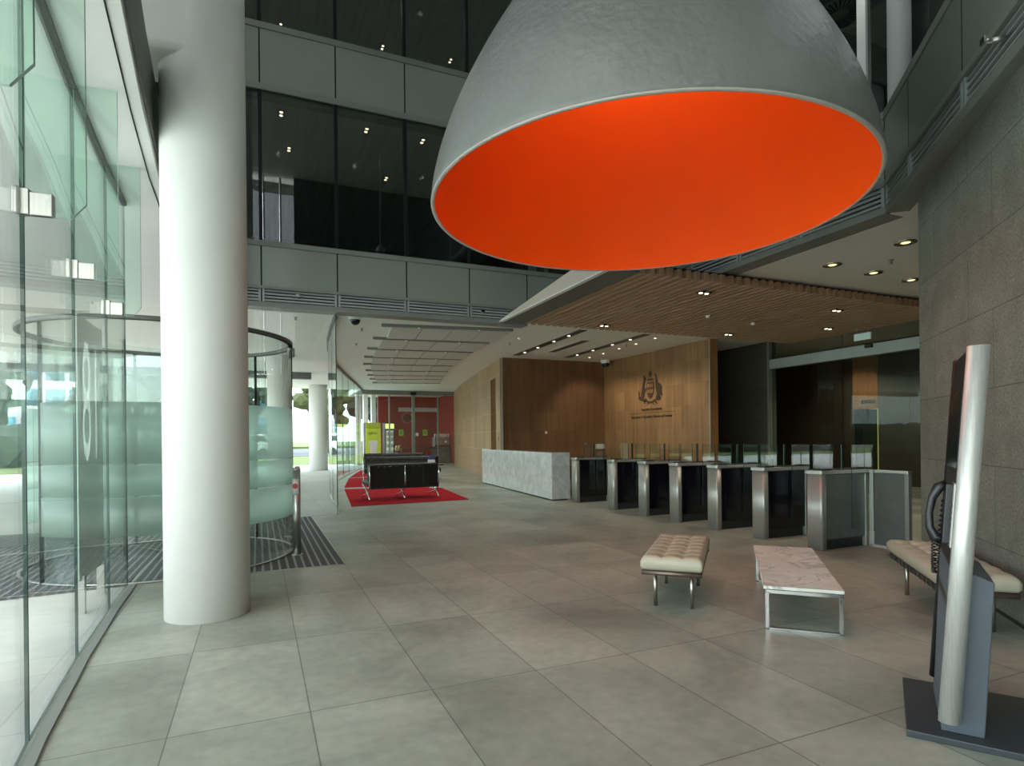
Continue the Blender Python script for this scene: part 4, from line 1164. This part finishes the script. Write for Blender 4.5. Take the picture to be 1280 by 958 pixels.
for x in (-.25,.22):
    mb = MB(); mb.cyl(x,-.27,.30,.42,.045,16); mb.tube([(x,-.28,.34),(x,-.42,.30)], .014, 8); mb.build('group_head', M['chrome'], t)
mb = MB()
for x in (-.4,.4):
    for y in (-.15,.18): mb.cyl(x,y,0,.05,.03,12)
mb.build('foot', M['black'], t)
c0 = None
for i in range(8):
    lab = 'white cup on top of the coffee machine, %s from the left' % ord_[i]
    if c0 is None:
        c0 = empty('cup', (9.84-.42+i*.12,33.15,1.50), 0, lab, 'cup', 'cups on the coffee machine')
        mb = MB(); mb.lathe([(0,0),(.03,0),(.045,.04),(.05,.20),(.044,.20),(.04,.05),(0,.02)], seg=16, flip=True); mb.build('bowl', M['paper'], c0)
    else:
        o = copy_tree(c0); o.location.x = 9.84-.42+i*.12; o['label'] = lab
t = empty('flower_bunch', (7.05,32.3,0), 0, 'tan dried flower bunch in a dark pot behind the sofas in the cafe', 'flowers')
mb = MB(); mb.lathe([(0,0),(.16,0),(.2,.7),(.18,.7),(0,.68)], seg=20, flip=True); mb.build('pot', M['black'], t)
mb = MB()
for i in range(16): mb.blob((random.uniform(-.16,.16),random.uniform(-.1,.1),.78+random.random()*.24), .07, 1, .3)
mb.build('flower_heads', M['tan'], t)

# ------------------------------------------------------------------ outdoors
for (x, y, r, lab) in ((.62,19.4,.36,'white outdoor column nearest the glass screen'),(2.62,29.2,.42,'white outdoor column farther along the curved glass'),(-4.4,9.5,.36,'white outdoor column left of the revolving door')):
    mb = MB(); mb.cyl(x,y,-.05,4.0,r,40); tag(mb.build('column', M['white']), lab, 'column', 'outdoor columns', kind='structure')
def tree(x, y, h, r, lab, mat):
    t = empty('tree', (x,y,0), 0, lab, 'tree', 'trees across the street')
    mb = MB(); mb.tube([(0,0,-.2),(.1,.05,h*.3),(.0,.1,h*.6)], [h*.035,h*.028,h*.015], 10)
    for i in range(5):
        an = i*1.3; mb.tube([(.08,.05,h*.3),(cos(an)*r*.4,sin(an)*r*.4,h*.55)], [h*.015,h*.006], 6)
    mb.build('trunk', M['bark'], t)
    mb = MB()
    for i in range(34):
        an = random.random()*2*pi; rr_ = r*sqrt(random.random())*.8; zz = h*(.35+.6*random.random())
        k_ = 1-abs(zz/h-.62)*1.1
        mb.blob((rr_*k_*cos(an), rr_*k_*sin(an), zz), r*random.uniform(.2,.36), 2, .28, 0, (1,1,.8))
    mb.build('crown', mat, t)
tree(-1.0,64,10.5,4.2,'dark green tree across the street right of the nearest outdoor column',M['leaf'])
tree(7.0,66,9,3.5,'yellow green tree across the street behind the farther column',M['leafb'])
tree(15.5,78,12,5,'dark tree across the street seen through the curved corridor glass',M['leaf'])
tree(-9,56,10,5,'broad dark tree across the street behind the revolving door',M['leaf'])
tree(-18,50,9,5,'broad dark tree across the street at the left edge of the revolving door',M['leaf'])
tree(-26,44,8,5,'dark bushy tree outside at the far left of the glazing',M['leaf'])
def hedge(x0,y0,x1,y1,h,lab):
    mb = MB(); n_ = 40
    for i in range(n_):
        q_ = i/(n_-1); mb.blob((x0+(x1-x0)*q_+random.uniform(-.3,.3), y0+(y1-y0)*q_, h*.45), h*.62, 2, .22, 0, (1.1,.8,.9))
    o = mb.build('hedge', M['leaf']); tag(o, lab, 'hedge', kind='stuff')
hedge(-34,37,-6,44,2.4,'dark hedge along the grass strip outside')
# curved pale office building with blue windows across the street
bt = empty('office_building', (-22,78,0), radians(12), 'pale curved office building with blue windows across the street', 'building')
mb = MB(); mb.arc(0,-40,62,radians(62),radians(118),-.3,13,6,40); mb.build('wall', M['bwall'], bt)
for i in range(22):
    a0 = 63+i*2.5
    for z in (2.6,6.4,9.8):
        mb = MB(); mb.arc(0,-40,58.95,radians(a0),radians(a0+2.0),z,z+2.2,.12,3); mb.build('window', M['bwin'], bt)
mb = MB(); mb.arc(0,-40,62,radians(61.5),radians(118.5),13,13.5,6.8,40); mb.build('roof', M['fasciadk'], bt)
t = empty('street_lamp', (2.2,50,0), 0, 'thin white street lamp post beyond the grass strip', 'street lamp')
mb = MB(); mb.tube([(0,0,-.1),(0,0,6.2)], [.07,.045], 10); mb.build('post', M['white'], t)
mb = MB(); mb.tube([(0,0,6.1),(.4,0,6.5),(1.0,0,6.6)], .035, 8); mb.build('arm', M['white'], t)
mb = MB(); mb.box(.9,1.5,-.1,.1,6.55,6.65); mb.build('lamp_head', M['fascia'], t, bevel=.02)
# parked van beyond the grass
van = empty('van', (-1.2,60,0), radians(8), 'white van parked across the street', 'van')
mb = MB(); mb.profile([(-2.4,.45),(2.3,.45),(2.45,.9),(2.2,1.25),(1.55,2.0),(-2.4,2.05)], 'y', -.95, .95); mb.build('body', M['white'], van, bevel=.08, seg=3)
mb = MB(); mb.profile([(1.5,1.3),(2.05,1.25),(1.55,1.85),(.7,1.85),(.7,1.3)], 'y', -.965, .965); mb.build('windows', M['screen'], van)
for x in (-1.5,1.5):
    for y in (-.85,.85):
        mb = MB(); mb.tube([(x,y-.12,.36),(x,y+.12,.36)], .36, 24); mb.build('wheel', M['black'], van)

# ------------------------------------------------------------------ light
w = bpy.data.worlds.new('world'); SC.world = w; w.use_nodes = True
nt = w.node_tree; bg = nt.nodes['Background']
sky = nt.nodes.new('ShaderNodeTexSky'); sky.sky_type = 'NISHITA'; sky.sun_disc = False; sky.sun_elevation = radians(48); sky.sun_rotation = radians(200); sky.altitude = 100; sky.air_density = 1.0; sky.dust_density = 3.0; sky.ozone_density = 1.0
mixn = nt.nodes.new('ShaderNodeMixRGB'); mixn.inputs['Fac'].default_value = .65
mixn.inputs['Color2'].default_value = (5.5,6.0,6.2,1)
nt.links.new(sky.outputs['Color'], mixn.inputs['Color1'])
nt.links.new(mixn.outputs['Color'], bg.inputs['Color'])
bg.inputs['Strength'].default_value = 1.1
def area(name, loc, size, power, col, rot=(0,0,0), sy=None, spread=180):
    l = bpy.data.lights.new(name, 'AREA'); l.energy = power; l.color = col; l.size = size
    if sy: l.shape = 'RECTANGLE'; l.size_y = sy
    l.spread = radians(spread)
    o = bpy.data.objects.new(name, l); COL.objects.link(o); o.location = loc; o.rotation_euler = rot
    return o
sl = bpy.data.lights.new('sun', 'SUN'); sl.energy = 2.2; sl.angle = radians(3); sl.color = (1,.96,.9)
so = bpy.data.objects.new('sun', sl); COL.objects.link(so); so.rotation_euler = Vector((.75,.3,-1.0)).to_track_quat('-Z','Y').to_euler()
def point(name, loc, power, col, r=.1):
    l = bpy.data.lights.new(name, 'POINT'); l.energy = power; l.color = col; l.shadow_soft_size = r
    o = bpy.data.objects.new(name, l); COL.objects.link(o); o.location = loc
    return o
point('pendant_bulb_light', (LX,LY,LZ+2.35), 62, (1,.9,.75), .12)
def spot(name, loc, power, col, ang, target=None):
    l = bpy.data.lights.new(name, 'SPOT'); l.energy = power; l.color = col; l.spot_size = radians(ang); l.spot_blend = .6; l.shadow_soft_size = .05
    o = bpy.data.objects.new(name, l); COL.objects.link(o); o.location = loc
    if target: o.rotation_euler = (Vector(target)-Vector(loc)).to_track_quat('-Z','Y').to_euler()
    return o
for (x, y) in ((9.914,16.534),(9.846,15.606),(9.764,14.601),(9.71,13.69),(9.644,12.738)):
    spot('downlight_beam', (x,y,3.95), 55, (1,.88,.70), 120, (x+.5,y,0))
for (x, y) in ((6.91,7.80),(6.89,10.87),(10.33,7.97),(10.28,10.78),(11.9,9.4)):
    spot('slat_beam', (x,y,3.78), 45, (1,.88,.72), 110)
for (x, y) in ((14.6,10.6),(14.6,8.0),(14.9,11.6)):
    spot('lobby_fill', (x,y,3.9), 90, (1,.85,.62), 120)  # added fill without a fitting, so the orange lift panel shows
for (x, y) in ((8.074,6.292),(9.101,6.358),(10.129,6.42),(8.077,5.188)):
    spot('round_beam', (x,y,3.97), 60, (1,.88,.68), 120)

for i in range(9):
    for q in (.825,2.225):
        spot('linear_beam', (cen(rows[i])+q*cos(ang[i]), rows[i]+q*sin(ang[i]), 3.92), 38, (1,.95,.86), 140)
for y_ in (8.5,6.4,4.0):
    spot('upper_office_fill', (9.6,y_,8.55), 70, (.9,.97,1), 140)  # added fill without a fitting, makes the upper right office look lit
    spot('balcony_fill', (7.75,y_-.6,8.55), 20, (.95,1,.97), 130)  # added fill to brighten the slim column from the walkway side
for x_ in (.46,2.05,3.6,5.4):
    for z_ in (7.55,11.42):
        spot('back_office_beam', (x_,13.5,z_), 30, (1,.94,.84), 140)

# ------------------------------------------------------------------ colour management
vs = SC.view_settings
vs.view_transform = 'Standard'; vs.look = 'None'; vs.gamma = 1; vs.exposure = 0.13; vs.use_curve_mapping = False
SC.display_settings.display_device = 'sRGB'
cy = SC.cycles
cy.max_bounces = 14; cy.diffuse_bounces = 6; cy.glossy_bounces = 5; cy.transmission_bounces = 8; cy.transparent_max_bounces = 40
cy.use_denoising = True
cy.sample_clamp_indirect = 8.0
cy.caustics_reflective = False; cy.caustics_refractive = False
